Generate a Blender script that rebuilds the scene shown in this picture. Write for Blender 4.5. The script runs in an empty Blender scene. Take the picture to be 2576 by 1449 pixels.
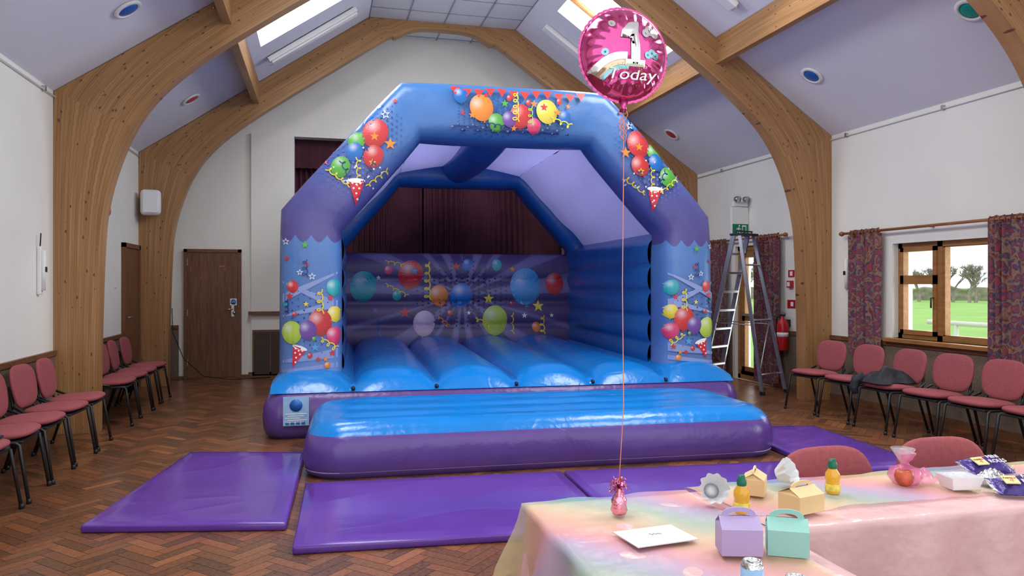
import bpy, bmesh, math, random
from mathutils import Vector, Matrix, noise
from mathutils.bvhtree import BVHTree
random.seed(7)
sc=bpy.context.scene
try:
    sc.view_settings.view_transform='Standard'
except Exception: pass
pi=math.pi
# ------------------------------------------------------------ materials
def NT(name):
    m=bpy.data.materials.new(name); m.use_nodes=True
    nt=m.node_tree; b=nt.nodes['Principled BSDF']
    return m,nt,b
def nd(nt,t,**k):
    n=nt.nodes.new(t)
    for a,v in k.items(): setattr(n,a,v)
    return n
def mth(nt,op,a,b=None,c=None):
    n=nt.nodes.new('ShaderNodeMath'); n.operation=op
    for i,x in enumerate((a,b,c)):
        if x is None: continue
        if isinstance(x,(int,float)): n.inputs[i].default_value=x
        else: nt.links.new(x,n.inputs[i])
    return n.outputs[0]
def mixc(nt,f,a,b,mode='MIX'):
    n=nt.nodes.new('ShaderNodeMix'); n.data_type='RGBA'; n.blend_type=mode
    for i,x in ((0,f),(6,a),(7,b)):
        if isinstance(x,(int,float)): n.inputs[i].default_value=x
        elif isinstance(x,tuple): n.inputs[i].default_value=(x+(1,)) if len(x)==3 else x
        else: nt.links.new(x,n.inputs[i])
    return n.outputs[2]
def ramp(nt,f,stops,interp='LINEAR'):
    n=nt.nodes.new('ShaderNodeValToRGB'); r=n.color_ramp; r.interpolation=interp
    while len(r.elements)<len(stops): r.elements.new(0.5)
    for e,(p,c) in zip(r.elements,stops):
        e.position=p; e.color=c+(1,) if len(c)==3 else c
    nt.links.new(f,n.inputs[0]); return n.outputs[0]
def texc(nt,out='Object',scale=None):
    t=nt.nodes.new('ShaderNodeTexCoord').outputs[out]
    if scale:
        mp=nt.nodes.new('ShaderNodeMapping'); mp.inputs['Scale'].default_value=scale
        nt.links.new(t,mp.inputs[0]); t=mp.outputs[0]
    return t
def noisef(nt,vec,scale,detail=3,dist=0):
    n=nt.nodes.new('ShaderNodeTexNoise'); n.inputs['Scale'].default_value=scale; n.inputs['Detail'].default_value=detail; n.inputs['Distortion'].default_value=dist
    nt.links.new(vec,n.inputs['Vector']); return n.outputs[0]
def bump(nt,b,h,strength,dist=0.01):
    n=nt.nodes.new('ShaderNodeBump'); n.inputs['Strength'].default_value=strength; n.inputs['Distance'].default_value=dist
    nt.links.new(h,n.inputs['Height']); nt.links.new(n.outputs[0],b.inputs['Normal'])
def pm(name,col,rough=.5,metal=0,var=0,vs=6,bmp=0,bs=40,bd=.01,spec=None,coat=0):
    m,nt,b=NT(name)
    b.inputs['Base Color'].default_value=col+(1,); b.inputs['Roughness'].default_value=rough; b.inputs['Metallic'].default_value=metal
    if spec is not None: b.inputs['Specular IOR Level'].default_value=spec
    if coat: b.inputs['Coat Weight'].default_value=coat; b.inputs['Coat Roughness'].default_value=.15
    t=texc(nt)
    if var:
        f=noisef(nt,t,vs)
        d=tuple(max(0,c*(1-var)) for c in col); l=tuple(min(1,c*(1+var)) for c in col)
        nt.links.new(ramp(nt,f,[(.3,d),(.7,l)]),b.inputs['Base Color'])
    if bmp: bump(nt,b,noisef(nt,t,bs),bmp,bd)
    return m
M={}
M['wall']=pm('wall_paint',(.80,.79,.73),.85,var=.03,vs=1.2,bmp=.05,bs=60)
M['ceil']=pm('ceiling_paint',(.73,.73,.79),.9,var=.03,vs=.8)
M['white']=pm('white_plastic',(.80,.80,.79),.4,var=.02)
M['black']=pm('black_plastic',(.012,.012,.014),.45,var=.1)
M['fabric']=pm('maroon_fabric',(.30,.068,.078),.9,var=.12,vs=60,bmp=.2,bs=300,bd=.002)
M['alu']=pm('aluminium',(.55,.56,.58),.38,.9,var=.08,vs=10)
M['brass']=pm('steel',(.5,.5,.5),.3,1,var=.05)
M['red']=pm('red_paint',(.50,.012,.02),.3,var=.05)
M['green']=pm('sign_green',(.0,.20,.09),.5,var=.03)
M['bluep']=pm('blue_paint',(.01,.12,.45),.4,var=.03)
M['gpaint']=pm('green_paint',(.0,.30,.22),.4,var=.03)
M['dark']=pm('dark_void',(.01,.008,.01),.9,var=.1)
def wood(name,c1,c2,scale=(30,30,2.5),rough=.45,lam=None):
    m,nt,b=NT(name); t=texc(nt,'Object',scale)
    f=noisef(nt,t,1.5,5)
    nt.links.new(ramp(nt,f,[(.3,c1),(.7,c2)]),b.inputs['Base Color']); b.inputs['Roughness'].default_value=rough
    return m
M['doorw']=wood('door_wood',(.10,.038,.013),(.20,.085,.032))
M['trimw']=wood('dark_trim_wood',(.12,.045,.018),(.20,.085,.038),(6,6,30))
M['framew']=wood('window_oak',(.26,.11,.03),(.38,.18,.055),(20,3,20))
M['rodw']=wood('rod_wood',(.22,.07,.025),(.32,.12,.05),(20,3,20))
M['cork']=pm('wainscot_textile',(.17,.125,.09),.95,var=.25,vs=90,bmp=.2,bs=200)
def glulam():
    m,nt,b=NT('glulam_timber')
    uv=texc(nt,'UV'); sp=nd(nt,'ShaderNodeSeparateXYZ'); nt.links.new(uv,sp.inputs[0])
    u,v=sp.outputs[0],sp.outputs[1]
    lw=.024
    lamid=mth(nt,'FLOOR',mth(nt,'DIVIDE',v,lw))
    cb=nd(nt,'ShaderNodeCombineXYZ'); nt.links.new(mth(nt,'MULTIPLY',u,.45),cb.inputs[0]); nt.links.new(mth(nt,'MULTIPLY',lamid,3.7),cb.inputs[1])
    f1=noisef(nt,cb.outputs[0],1.6,1)
    cb2=nd(nt,'ShaderNodeCombineXYZ'); nt.links.new(mth(nt,'MULTIPLY',u,1.2),cb2.inputs[0]); nt.links.new(mth(nt,'MULTIPLY',v,70),cb2.inputs[1])
    f2=noisef(nt,cb2.outputs[0],1.0,3)
    base=ramp(nt,f1,[(.32,(.29,.14,.048)),(.5,(.38,.195,.075)),(.68,(.47,.26,.11))])
    base=mixc(nt,.4,base,ramp(nt,f2,[(.35,(.26,.115,.038)),(.65,(.48,.265,.115))]))
    fr=mth(nt,'FRACT',mth(nt,'DIVIDE',v,lw))
    line=mth(nt,'LESS_THAN',fr,.12)
    base=mixc(nt,mth(nt,'MULTIPLY',line,.5),base,(.14,.055,.015))
    cb3=nd(nt,'ShaderNodeCombineXYZ'); nt.links.new(mth(nt,'MULTIPLY',u,4.8),cb3.inputs[0]); nt.links.new(mth(nt,'MULTIPLY',v,11.),cb3.inputs[1])
    vo=nd(nt,'ShaderNodeTexVoronoi'); vo.inputs['Scale'].default_value=1.5; nt.links.new(cb3.outputs[0],vo.inputs['Vector'])
    kn=mth(nt,'LESS_THAN',vo.outputs['Distance'],.13)
    base=mixc(nt,mth(nt,'MULTIPLY',kn,.8),base,(.08,.025,.008))
    nt.links.new(base,b.inputs['Base Color']); b.inputs['Roughness'].default_value=.42
    return m
M['glu']=glulam()
def vinyl(name,col,rough=.28,bs=7,bst=.25,trans=0,crease=.2):
    m,nt,b=NT(name); t=texc(nt)
    b.inputs['Roughness'].default_value=rough
    f=noisef(nt,t,1.6,2)
    cc=ramp(nt,f,[(.3,tuple(c*.9 for c in col)),(.7,tuple(min(1,c*1.08) for c in col))])
    nt.links.new(cc,b.inputs['Base Color'])
    n1=noisef(nt,t,bs,4)
    n2=noisef(nt,t,2.2,2,1.2); rid=mth(nt,'MAXIMUM',mth(nt,'SUBTRACT',1.0,mth(nt,'MULTIPLY',mth(nt,'ABSOLUTE',mth(nt,'SUBTRACT',n2,.5)),14)),0)
    h=mth(nt,'ADD',n1,mth(nt,'MULTIPLY',rid,crease))
    bump(nt,b,h,bst,.02)
    if trans:
        o=nt.nodes['Material Output']; tr=nd(nt,'ShaderNodeBsdfTranslucent'); tr.inputs[0].default_value=tuple(min(1,c*1.5) for c in col)+(1,)
        mx=nd(nt,'ShaderNodeMixShader'); mx.inputs[0].default_value=trans
        nt.links.new(b.outputs[0],mx.inputs[1]); nt.links.new(tr.outputs[0],mx.inputs[2]); nt.links.new(mx.outputs[0],o.inputs[0])
    return m
M['vblue']=vinyl('vinyl_bright_blue',(.006,.20,.61),.22,6,.35,0,.15)
M['vpur']=vinyl('vinyl_purple',(.11,.055,.265),.24,6,.35,0,.1)
M['vmat']=vinyl('mat_purple_vinyl',(.12,.045,.33),.17,2.5,.28,0,.0)
M['vlav']=vinyl('canopy_lavender',(.19,.185,.40),.7,4,.5,.5)
M['vseam']=pm('seam_tape',(.30,.24,.55),.5,var=.05)
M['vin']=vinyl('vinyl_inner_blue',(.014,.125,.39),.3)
def archmat():
    m,nt,b=NT('printed_arch_vinyl'); t=texc(nt)
    sp=nd(nt,'ShaderNodeSeparateXYZ'); nt.links.new(t,sp.inputs[0]); x,z=sp.outputs[0],sp.outputs[2]
    up=ramp(nt,mth(nt,'DIVIDE',mth(nt,'SUBTRACT',z,1.9),1.7),[(0,(.085,.065,.23)),(.32,(.095,.095,.31)),(.65,(.06,.16,.42)),(1,(.055,.18,.47))])
    lo=ramp(nt,mth(nt,'DIVIDE',mth(nt,'SUBTRACT',z,.5),1.5),[(0,(.17,.29,.56)),(.3,(.075,.165,.43)),(1,(.085,.195,.46))])
    sc_=mth(nt,'ABSOLUTE',mth(nt,'SINE',mth(nt,'MULTIPLY',mth(nt,'SUBTRACT',x,.1),pi/.155)))
    zb=mth(nt,'SUBTRACT',2.0,mth(nt,'MULTIPLY',sc_,.075))
    f=mth(nt,'GREATER_THAN',z,zb)
    nt.links.new(mixc(nt,f,lo,up),b.inputs['Base Color']); b.inputs['Roughness'].default_value=.3
    bump(nt,b,noisef(nt,t,6,3),.35,.02); return m
M['arch']=archmat()
def raymat():
    m,nt,b=NT('printed_sunburst_vinyl'); t=texc(nt)
    sp=nd(nt,'ShaderNodeSeparateXYZ'); nt.links.new(t,sp.inputs[0])
    dx=mth(nt,'SUBTRACT',sp.outputs[0],2.5); dz=mth(nt,'SUBTRACT',sp.outputs[2],1.33)
    a=mth(nt,'ARCTAN2',dz,dx)
    f=mth(nt,'ADD',mth(nt,'MULTIPLY',mth(nt,'SINE',mth(nt,'MULTIPLY',a,17)),.5),mth(nt,'MULTIPLY',mth(nt,'SINE',mth(nt,'MULTIPLY',a,7)),.3))
    c=ramp(nt,mth(nt,'ADD',f,.4),[(0,(.065,.04,.14)),(.55,(.08,.052,.17)),(.62,(.15,.13,.28)),(1,(.18,.16,.33))])
    nt.links.new(c,b.inputs['Base Color']); b.inputs['Roughness'].default_value=.4
    bump(nt,b,noisef(nt,t,6,3),.2,.02); return m
M['rays']=raymat()
def colmat(name,rough=.35,attr='Col'):
    m,nt,b=NT(name); a=nd(nt,'ShaderNodeAttribute'); a.attribute_name=attr
    nt.links.new(a.outputs['Color'],b.inputs['Base Color']); b.inputs['Roughness'].default_value=rough; return m
M['print']=colmat('printed_artwork')
def floormat():
    m,nt,b=NT('parquet_blocks'); a=nd(nt,'ShaderNodeAttribute'); a.attribute_name='Col'
    t=texc(nt)
    f=noisef(nt,t,45,4); g=noisef(nt,t,.7,2)
    c=mixc(nt,.25,a.outputs['Color'],ramp(nt,f,[(.3,(.15,.072,.034)),(.7,(.46,.26,.14))]))
    nt.links.new(c,b.inputs['Base Color'])
    nt.links.new(mth(nt,'ADD',mth(nt,'MULTIPLY',g,.25),.19),b.inputs['Roughness'])
    bump(nt,b,f,.05,.004); return m
M['parq']=floormat()
M['subfloor']=pm('floor_joint',(.05,.02,.01),.7,var=.1)
def curtmat(name,kind):
    m,nt,b=NT(name); t=texc(nt)
    b.inputs['Roughness'].default_value=.9
    if kind=='paisley':
        vo=nd(nt,'ShaderNodeTexVoronoi'); vo.inputs['Scale'].default_value=14
        nz=nd(nt,'ShaderNodeTexNoise'); nz.inputs['Scale'].default_value=9; nt.links.new(t,nz.inputs[0])
        mx=mixc(nt,.12,t,nz.outputs['Color']); nt.links.new(mx,vo.inputs['Vector'])
        c=ramp(nt,vo.outputs['Distance'],[(0,(.34,.24,.18)),(.18,(.05,.06,.14)),(.34,(.30,.04,.03)),(.5,(.035,.035,.09)),(.66,(.26,.15,.10)),(.9,(.14,.02,.03))])
        nt.links.new(c,b.inputs['Base Color'])
    else:
        f=noisef(nt,t,3); nt.links.new(ramp(nt,f,[(.3,(.05,.008,.02)),(.7,(.08,.014,.032))]),b.inputs['Base Color'])
    return m
M['paisley']=curtmat('paisley_fabric','paisley'); M['velvet']=curtmat('maroon_velvet','v')
def glass():
    m=bpy.data.materials.new('window_glass'); m.use_nodes=True; nt=m.node_tree; nt.nodes.clear()
    o=nd(nt,'ShaderNodeOutputMaterial'); tr=nd(nt,'ShaderNodeBsdfTransparent'); gl=nd(nt,'ShaderNodeBsdfGlossy'); gl.inputs['Roughness'].default_value=.02
    mx=nd(nt,'ShaderNodeMixShader'); mx.inputs[0].default_value=.05
    nt.links.new(tr.outputs[0],mx.inputs[1]); nt.links.new(gl.outputs[0],mx.inputs[2]); nt.links.new(mx.outputs[0],o.inputs[0]); return m
M['glass']=glass()
def tulle():
    m,nt,b=NT('rainbow_tulle'); t=texc(nt,'Object')
    sp=nd(nt,'ShaderNodeSeparateXYZ'); nt.links.new(t,sp.inputs[0])
    nz=noisef(nt,t,3,2)
    f=mth(nt,'FRACT',mth(nt,'ADD',mth(nt,'ADD',mth(nt,'MULTIPLY',mth(nt,'ADD',sp.outputs[0],mth(nt,'MULTIPLY',sp.outputs[1],.9)),1.35),.22),mth(nt,'MULTIPLY',nz,.35)))
    c=ramp(nt,f,[(0,(.80,.38,.40)),(.2,(.84,.56,.34)),(.38,(.72,.73,.42)),(.55,(.30,.62,.45)),(.72,(.34,.50,.68)),(.86,(.56,.43,.66)),(1,(.80,.38,.40))])
    nt.links.new(c,b.inputs['Base Color']); b.inputs['Roughness'].default_value=.6; b.inputs['Alpha'].default_value=.45
    return m
M['tulle']=tulle()
M['pinkcloth']=pm('pink_plastic_cloth',(.74,.46,.46),.28,var=.05,vs=3,bmp=.8,bs=8,bd=.02)
def cardm(n,c): return pm(n,c,.55,var=.03)
M['lil']=cardm('lilac_card',(.44,.34,.58)); M['teal']=cardm('mint_card',(.29,.58,.51)); M['yel']=cardm('cream_yellow_card',(.76,.55,.28)); M['paper']=cardm('white_paper',(.78,.78,.80))
M['foilpink']=pm('pink_foil',(.62,.09,.29),.14,.88,var=.3,vs=8,bmp=.35,bs=16,bd=.01)
M['foilpale']=pm('pale_pink_foil',(.85,.35,.48),.2,.9,var=.2,vs=20,bmp=.5,bs=50)
M['ribbon']=pm('peach_ribbon',(.80,.28,.22),.4,var=.05)
M['orange']=pm('orange_juice',(.76,.38,.01),.15,var=.1,coat=.6)
M['cap']=pm('green_cap',(.0,.13,.07),.35,var=.05)
M['label']=pm('bottle_label',(.75,.60,.10),.4,var=.3,vs=60)
M['snack']=pm('purple_snack_wrapper',(.06,.03,.22),.25,.2,var=.3,vs=20,bmp=.5,bs=40)
M['silver']=pm('silver_foil',(.7,.7,.72),.2,.95,var=.3,vs=40,bmp=.6,bs=60)
M['apple']=pm('apple_skin',(.55,.10,.05),.3,var=.5,vs=14)
M['pinkbag']=pm('pink_cellophane',(.85,.20,.42),.15,var=.2,vs=20,bmp=.5,bs=40)
M['pinkbag'].node_tree.nodes['Principled BSDF'].inputs['Alpha'].default_value=.5
M['clear']=pm('clear_cellophane',(.85,.85,.88),.1,var=.1,bmp=.5,bs=40)
M['clear'].node_tree.nodes['Principled BSDF'].inputs['Alpha'].default_value=.3
M['grass']=pm('grass',(.26,.48,.10),.9,var=.12,vs=.3)
M['bark']=pm('bark',(.36,.31,.27),.9,var=.2)
M['hedge']=pm('hazed_hedge_leaf',(.27,.27,.19),.9,var=.3,vs=2)  # distance haze is put into this paler leaf colour
M['tile']=pm('ceiling_tile',(.80,.81,.80),.9,var=.02,vs=3)
M['grid']=pm('ceiling_grid',(.35,.37,.42),.6,var=.05)
M['coat']=pm('black_coat',(.012,.013,.02),.7,var=.3,vs=20,bmp=.5,bs=20,bd=.02)
M['sticker']=pm('instruction_sticker',(.30,.50,.75),.35,var=.1,vs=20)
M['textw']=pm('white_print',(.85,.85,.85),.4,var=.02)
M['yelpaper']=pm('yellow_paper',(.75,.72,.30),.6,var=.03)
M['doorblk']=pm('dark_door_paint',(.05,.03,.022),.5,var=.2,vs=8)
M['gap']=pm('seam_shadow_vinyl',(.006,.01,.03),.6,var=.1)
# ------------------------------------------------------------ mesh builder
class MB:
    def __init__(s): s.v=[];s.f=[];s.mi=[];s.sm=[];s.mats=[];s.M=Matrix.Identity(4);s.uv={}
    def m(s,k):
        mt=M[k] if isinstance(k,str) else k
        if mt not in s.mats: s.mats.append(mt)
        return s.mats.index(mt)
    def add(s,vs,fs,mat,smooth=True,uvs=None):
        o=len(s.v); s.v+= [tuple(s.M@Vector(p)) for p in vs]; k=s.m(mat)
        for i,f in enumerate(fs):
            if uvs: s.uv[len(s.f)]=uvs[i]
            s.f.append([o+a for a in f]); s.mi.append(k); s.sm.append(smooth)
    def box(s,c,d,mat,bev=0,R=None,seg=2):
        if bev<=0:
            hx,hy,hz=d[0]/2,d[1]/2,d[2]/2
            vs=[(x,y,z) for x in(-hx,hx) for y in(-hy,hy) for z in(-hz,hz)]
            fs=[(0,1,3,2),(4,6,7,5),(0,4,5,1),(2,3,7,6),(0,2,6,4),(1,5,7,3)]
            sm=False
        else:
            bm=bmesh.new(); bmesh.ops.create_cube(bm,size=1)
            for v in bm.verts: v.co=Vector((v.co.x*d[0],v.co.y*d[1],v.co.z*d[2]))
            bmesh.ops.bevel(bm,geom=bm.edges[:],offset=bev,segments=seg,profile=.5,affect='EDGES')
            bm.verts.index_update(); vs=[tuple(v.co) for v in bm.verts]; fs=[[v.index for v in f.verts] for f in bm.faces]; bm.free(); sm=seg>2
        T=Matrix.Translation(c)
        if R is not None: T=T@R
        s.add([T@Vector(p) for p in vs],fs,mat,sm)
    def b2(s,x0,x1,y0,y1,z0,z1,mat,bev=0):
        s.box(((x0+x1)/2,(y0+y1)/2,(z0+z1)/2),(abs(x1-x0),abs(y1-y0),abs(z1-z0)),mat,bev)
    def tube(s,pts,r,mat,n=8,closed=False,cap=True):
        P=[Vector(p) for p in pts]; N=len(P); vs=[]; up=None
        for i,p in enumerate(P):
            if closed: t=P[(i+1)%N]-P[i-1]
            else: t=P[min(i+1,N-1)]-P[max(i-1,0)]
            if t.length<1e-9: t=Vector((0,0,1))
            t.normalize()
            if up is None:
                up=Vector((0,0,1)) if abs(t.z)<.9 else Vector((1,0,0))
            a=up-t*up.dot(t)
            if a.length<1e-4: a=t.orthogonal()
            a.normalize(); up=a; b=t.cross(a); rr=r[i] if isinstance(r,(list,tuple)) else r
            for k in range(n):
                th=2*pi*k/n; vs.append(p+a*math.cos(th)*rr+b*math.sin(th)*rr)
        fs=[]
        for i in range(N if closed else N-1):
            j=(i+1)%N
            for k in range(n):
                l=(k+1)%n; fs.append((i*n+k,i*n+l,j*n+l,j*n+k))
        if cap and not closed: fs+= [tuple(range(n))[::-1],tuple((N-1)*n+k for k in range(n))]
        s.add(vs,fs,mat)
    def lathe(s,prof,c,mat,n=24,R=None):
        vs=[];fs=[]
        for r,z in prof:
            for k in range(n):
                a=2*pi*k/n; vs.append(Vector((r*math.cos(a),r*math.sin(a),z)))
        for i in range(len(prof)-1):
            for k in range(n):
                l=(k+1)%n; fs.append((i*n+k,i*n+l,(i+1)*n+l,(i+1)*n+k))
        if prof[0][0]>1e-5: fs.append(tuple(range(n))[::-1])
        if prof[-1][0]>1e-5: fs.append(tuple((len(prof)-1)*n+k for k in range(n)))
        T=Matrix.Translation(c)
        if R is not None: T=T@R
        s.add([T@v for v in vs],fs,mat)
    def grid(s,fn,nu,nv,mat,smooth=True):
        vs=[fn(i/nu,j/nv) for j in range(nv+1) for i in range(nu+1)]
        fs=[(j*(nu+1)+i,j*(nu+1)+i+1,(j+1)*(nu+1)+i+1,(j+1)*(nu+1)+i) for j in range(nv) for i in range(nu)]
        s.add(vs,fs,mat,smooth)
    def build(s,name,loc=(0,0,0),rz=0,parent=None,solid=0):
        me=bpy.data.meshes.new(name); me.from_pydata(s.v,[],s.f); 
        for mt in s.mats: me.materials.append(mt)
        me.polygons.foreach_set('material_index',s.mi); me.polygons.foreach_set('use_smooth',s.sm)
        if s.uv:
            ul=me.uv_layers.new(name='UVMap')
            for fi,uvs in s.uv.items():
                for li,uvv in zip(me.polygons[fi].loop_indices,uvs): ul.data[li].uv=uvv
        me.update()
        ob=bpy.data.objects.new(name,me); sc.collection.objects.link(ob); ob.location=loc; ob.rotation_euler=(0,0,rz)
        if parent: ob.parent=parent
        return ob
def inst(ob,name,loc,rz=0):
    o=bpy.data.objects.new(name,ob.data); sc.collection.objects.link(o); o.location=loc; o.rotation_euler=(0,0,rz); return o
def empty(name,loc=(0,0,0),rz=0):
    o=bpy.data.objects.new(name,None); sc.collection.objects.link(o); o.location=loc; o.rotation_euler=(0,0,rz); return o
def text(name,body,size,mat,loc,rot,parent=None,ext=.0005,scx=1,shear=0):
    c=bpy.data.curves.new(name,'FONT'); c.body=body; c.size=size; c.extrude=ext; c.align_x='CENTER'; c.align_y='CENTER'; c.shear=shear
    c.materials.append(M[mat]); o=bpy.data.objects.new(name,c); sc.collection.objects.link(o); o.location=loc; o.rotation_euler=rot; o.scale=(scx,1,1)
    if parent: o.parent=parent
    return o
# ------------------------------------------------------------ room
XL,XR,YB,YF=-2.6,6.42,12.7,-1.2
CX=(XL+XR)/2; EZ=3.43; RZ=5.71; HX0=.72; HX1=2*CX-HX0
def build_floor():
    w=.072;n=4;L=n*w;g=.0014
    bm=bmesh.new(); col=bm.loops.layers.color.new('Col')
    ca=math.cos(pi/4);sa=math.sin(pi/4)
    pal=[(.39,.20,.105),(.46,.25,.135),(.31,.15,.075),(.51,.30,.17),(.41,.21,.11),(.26,.12,.058),(.46,.24,.125)]
    def quad(x0,y0,x1,y1):
        x0+=g;y0+=g;x1-=g;y1-=g
        pts=[(x0,y0),(x1,y0),(x1,y1),(x0,y1)]
        q=[(a*ca-b*sa+2,a*sa+b*ca+6) for a,b in pts]
        cx=sum(p[0] for p in q)/4;cy=sum(p[1] for p in q)/4
        if not(XL-.2<cx<XR+.2 and YF-.2<cy<YB+.2): return
        f=bm.faces.new([bm.verts.new((a,b,0)) for a,b in q])
        c=random.choice(pal);k=random.uniform(.82,1.15)
        for l in f.loops: l[col]=(c[0]*k,c[1]*k,c[2]*k,1)
    R=170
    for k in range(-R,R):
        for m_ in range(-22,23):
            ox=(k+n*m_)*w; oy=(k-n*m_)*w
            if abs(ox)>14 or abs(oy)>14: continue
            quad(ox,oy,ox+L,oy+w); quad(ox+L,oy+w-L,ox+L+w,oy+w)
    for co,no in(((XL,0,0),(-1,0,0)),((XR,0,0),(1,0,0)),((0,YB,0),(0,1,0)),((0,YF,0),(0,-1,0))):
        bmesh.ops.bisect_plane(bm,geom=bm.verts[:]+bm.edges[:]+bm.faces[:],plane_co=co,plane_no=no,clear_outer=True)
    me=bpy.data.meshes.new('floor'); bm.to_mesh(me); bm.free(); me.materials.append(M['parq'])
    o=bpy.data.objects.new('floor',me); sc.collection.objects.link(o)
    b=MB(); b.b2(XL,XR,YF,YB,-.06,-.002,'subfloor'); b.build('subfloor',parent=o)
build_floor()
def holes_wall(name,axis,c0,c1,a0,a1,z0,z1,holes,mat='wall'):
    b=MB(); A=sorted({a0,a1}|{h[0] for h in holes}|{h[1] for h in holes}); Z=sorted({z0,z1}|{h[2] for h in holes}|{h[3] for h in holes})
    for i in range(len(A)-1):
        for j in range(len(Z)-1):
            ca,cz=(A[i]+A[i+1])/2,(Z[j]+Z[j+1])/2
            if any(h[0]<ca<h[1] and h[2]<cz<h[3] for h in holes): continue
            if axis=='x': b.b2(c0,c1,A[i],A[i+1],Z[j],Z[j+1],mat)
            else: b.b2(A[i],A[i+1],c0,c1,Z[j],Z[j+1],mat)
    return b
WIN=(5.35,7.24,.88,1.97); FILL_WIN=(1.6,3.6,.88,1.97); FD=(9.62,10.62,0,2.1)  # second window is out of view, added to brighten the room
holes_wall('w','x',XR,XR+.28,YF,YB+.3,-.05,EZ,[WIN,FILL_WIN,FD]).build('wall_right')
LD=(10.89,11.77,0,2.05)
holes_wall('w','x',XL-.28,XL,YF,YB+.3,-.05,EZ,[]).build('wall_left')
b=holes_wall('w','y',YB,YB+.25,XL-.2,XR+.2,-.05,3.93,[(-.44,4.26,1.05,3.93)])
vs=[(XL-.2,YB,3.93),(XR+.2,YB,3.93),(HX1,YB,6.1),(HX0,YB,6.1)]; vs+=[(x,YB+.25,z) for x,y,z in vs]
b.add(vs,[(0,1,2,3),(4,5,6,7),(0,1,5,4)],'wall',False)
b.b2(-1.11,-.44,YB-.05,YB,0,3.95,'wall'); b.b2(4.26,XR,YB-.05,YB,0,3.95,'wall'); b.b2(-.44,4.26,YB-.05,YB,0,1.03,'wall')
b.build('wall_back')
b=MB()
def slope_pt(side,t,y,n=0):
    x=XL+(HX0-XL)*t; z=EZ+(RZ-EZ)*t
    L_=math.hypot(HX0-XL,RZ-EZ); nx,nz=-(RZ-EZ)/L_,(HX0-XL)/L_
    x+=nx*n; z+=nz*n
    if side=='R': x=2*CX-x
    return (x,y,z)
SK=[(1.9,3.9),(5.35,7.0),(8.8,10.42)]  # first span: out-of-view skylights on both sides, added for more light
T0,T1=.545,.92
frames=MB()
for side in 'LR':
    Y=sorted([YF,YB+.1]+[v for p in SK for v in p]); T=[-.02,T0,T1,1]
    for i in range(len(Y)-1):
        for j in range(3):
            if j==1 and any(p[0]<(Y[i]+Y[i+1])/2<p[1] for p in SK): continue
            b.add([slope_pt(side,T[j],Y[i]),slope_pt(side,T[j],Y[i+1]),slope_pt(side,T[j+1],Y[i+1]),slope_pt(side,T[j+1],Y[i])],[(0,1,2,3)],'ceil',False)
    for y0,y1 in SK:
        c=[(T0,y0),(T1,y0),(T1,y1),(T0,y1)]
        for k in range(4):
            a,d=c[k],c[(k+1)%4]
            b.add([slope_pt(side,a[0],a[1]),slope_pt(side,d[0],d[1]),slope_pt(side,d[0],d[1],.3),slope_pt(side,a[0],a[1],.3)],[(0,1,2,3)],'white',False)
            frames.tube([slope_pt(side,a[0],a[1],.3),slope_pt(side,d[0],d[1],.3)],.045,'framew',4)
        frames.add([slope_pt(side,t,y,.3) for t,y in c],[(0,1,2,3)],'glass',False)
        ym=(y0+y1)/2
        frames.tube([slope_pt(side,T0,ym,.3),slope_pt(side,T1,ym,.3)],.035,'framew',4)
b.build('ceiling')
frames.build('window_skylights')
b=MB(); b.b2(HX0-.05,HX1+.05,YF,YB+.1,RZ,RZ+.05,'tile'); 
nx=4
for i in range(nx+1):
    x=HX0+(HX1-HX0)*i/nx; b.b2(x-.012,x+.012,YF,YB,RZ-.006,RZ,'grid')
y=YF
while y<YB:
    b.b2(HX0,HX1,y-.012,y+.012,RZ-.006,RZ,'grid'); y+=.6
b.build('ceiling_tiles')
half=[((-2.2,0),(-2.6,0)),((-2.19,1.0),(-2.6,1.0)),((-2.16,1.9),(-2.6,1.95)),((-2.12,2.3),(-2.6,2.45)),((-2.02,2.7),(-2.6,2.95)),((-1.86,3.10),(-2.59,3.43)),((-1.62,3.46),(-2.2,3.69)),((-1.22,3.84),(-1.62,4.09)),((-.6,4.30),(-.9,4.585)),((.3,4.92),(.05,5.24)),((1.0,5.40),(.72,5.70)),((1.14,5.42),(.95,5.705)),((1.45,5.57),(1.42,5.705)),((1.91,5.60),(1.91,5.705))]
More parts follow.
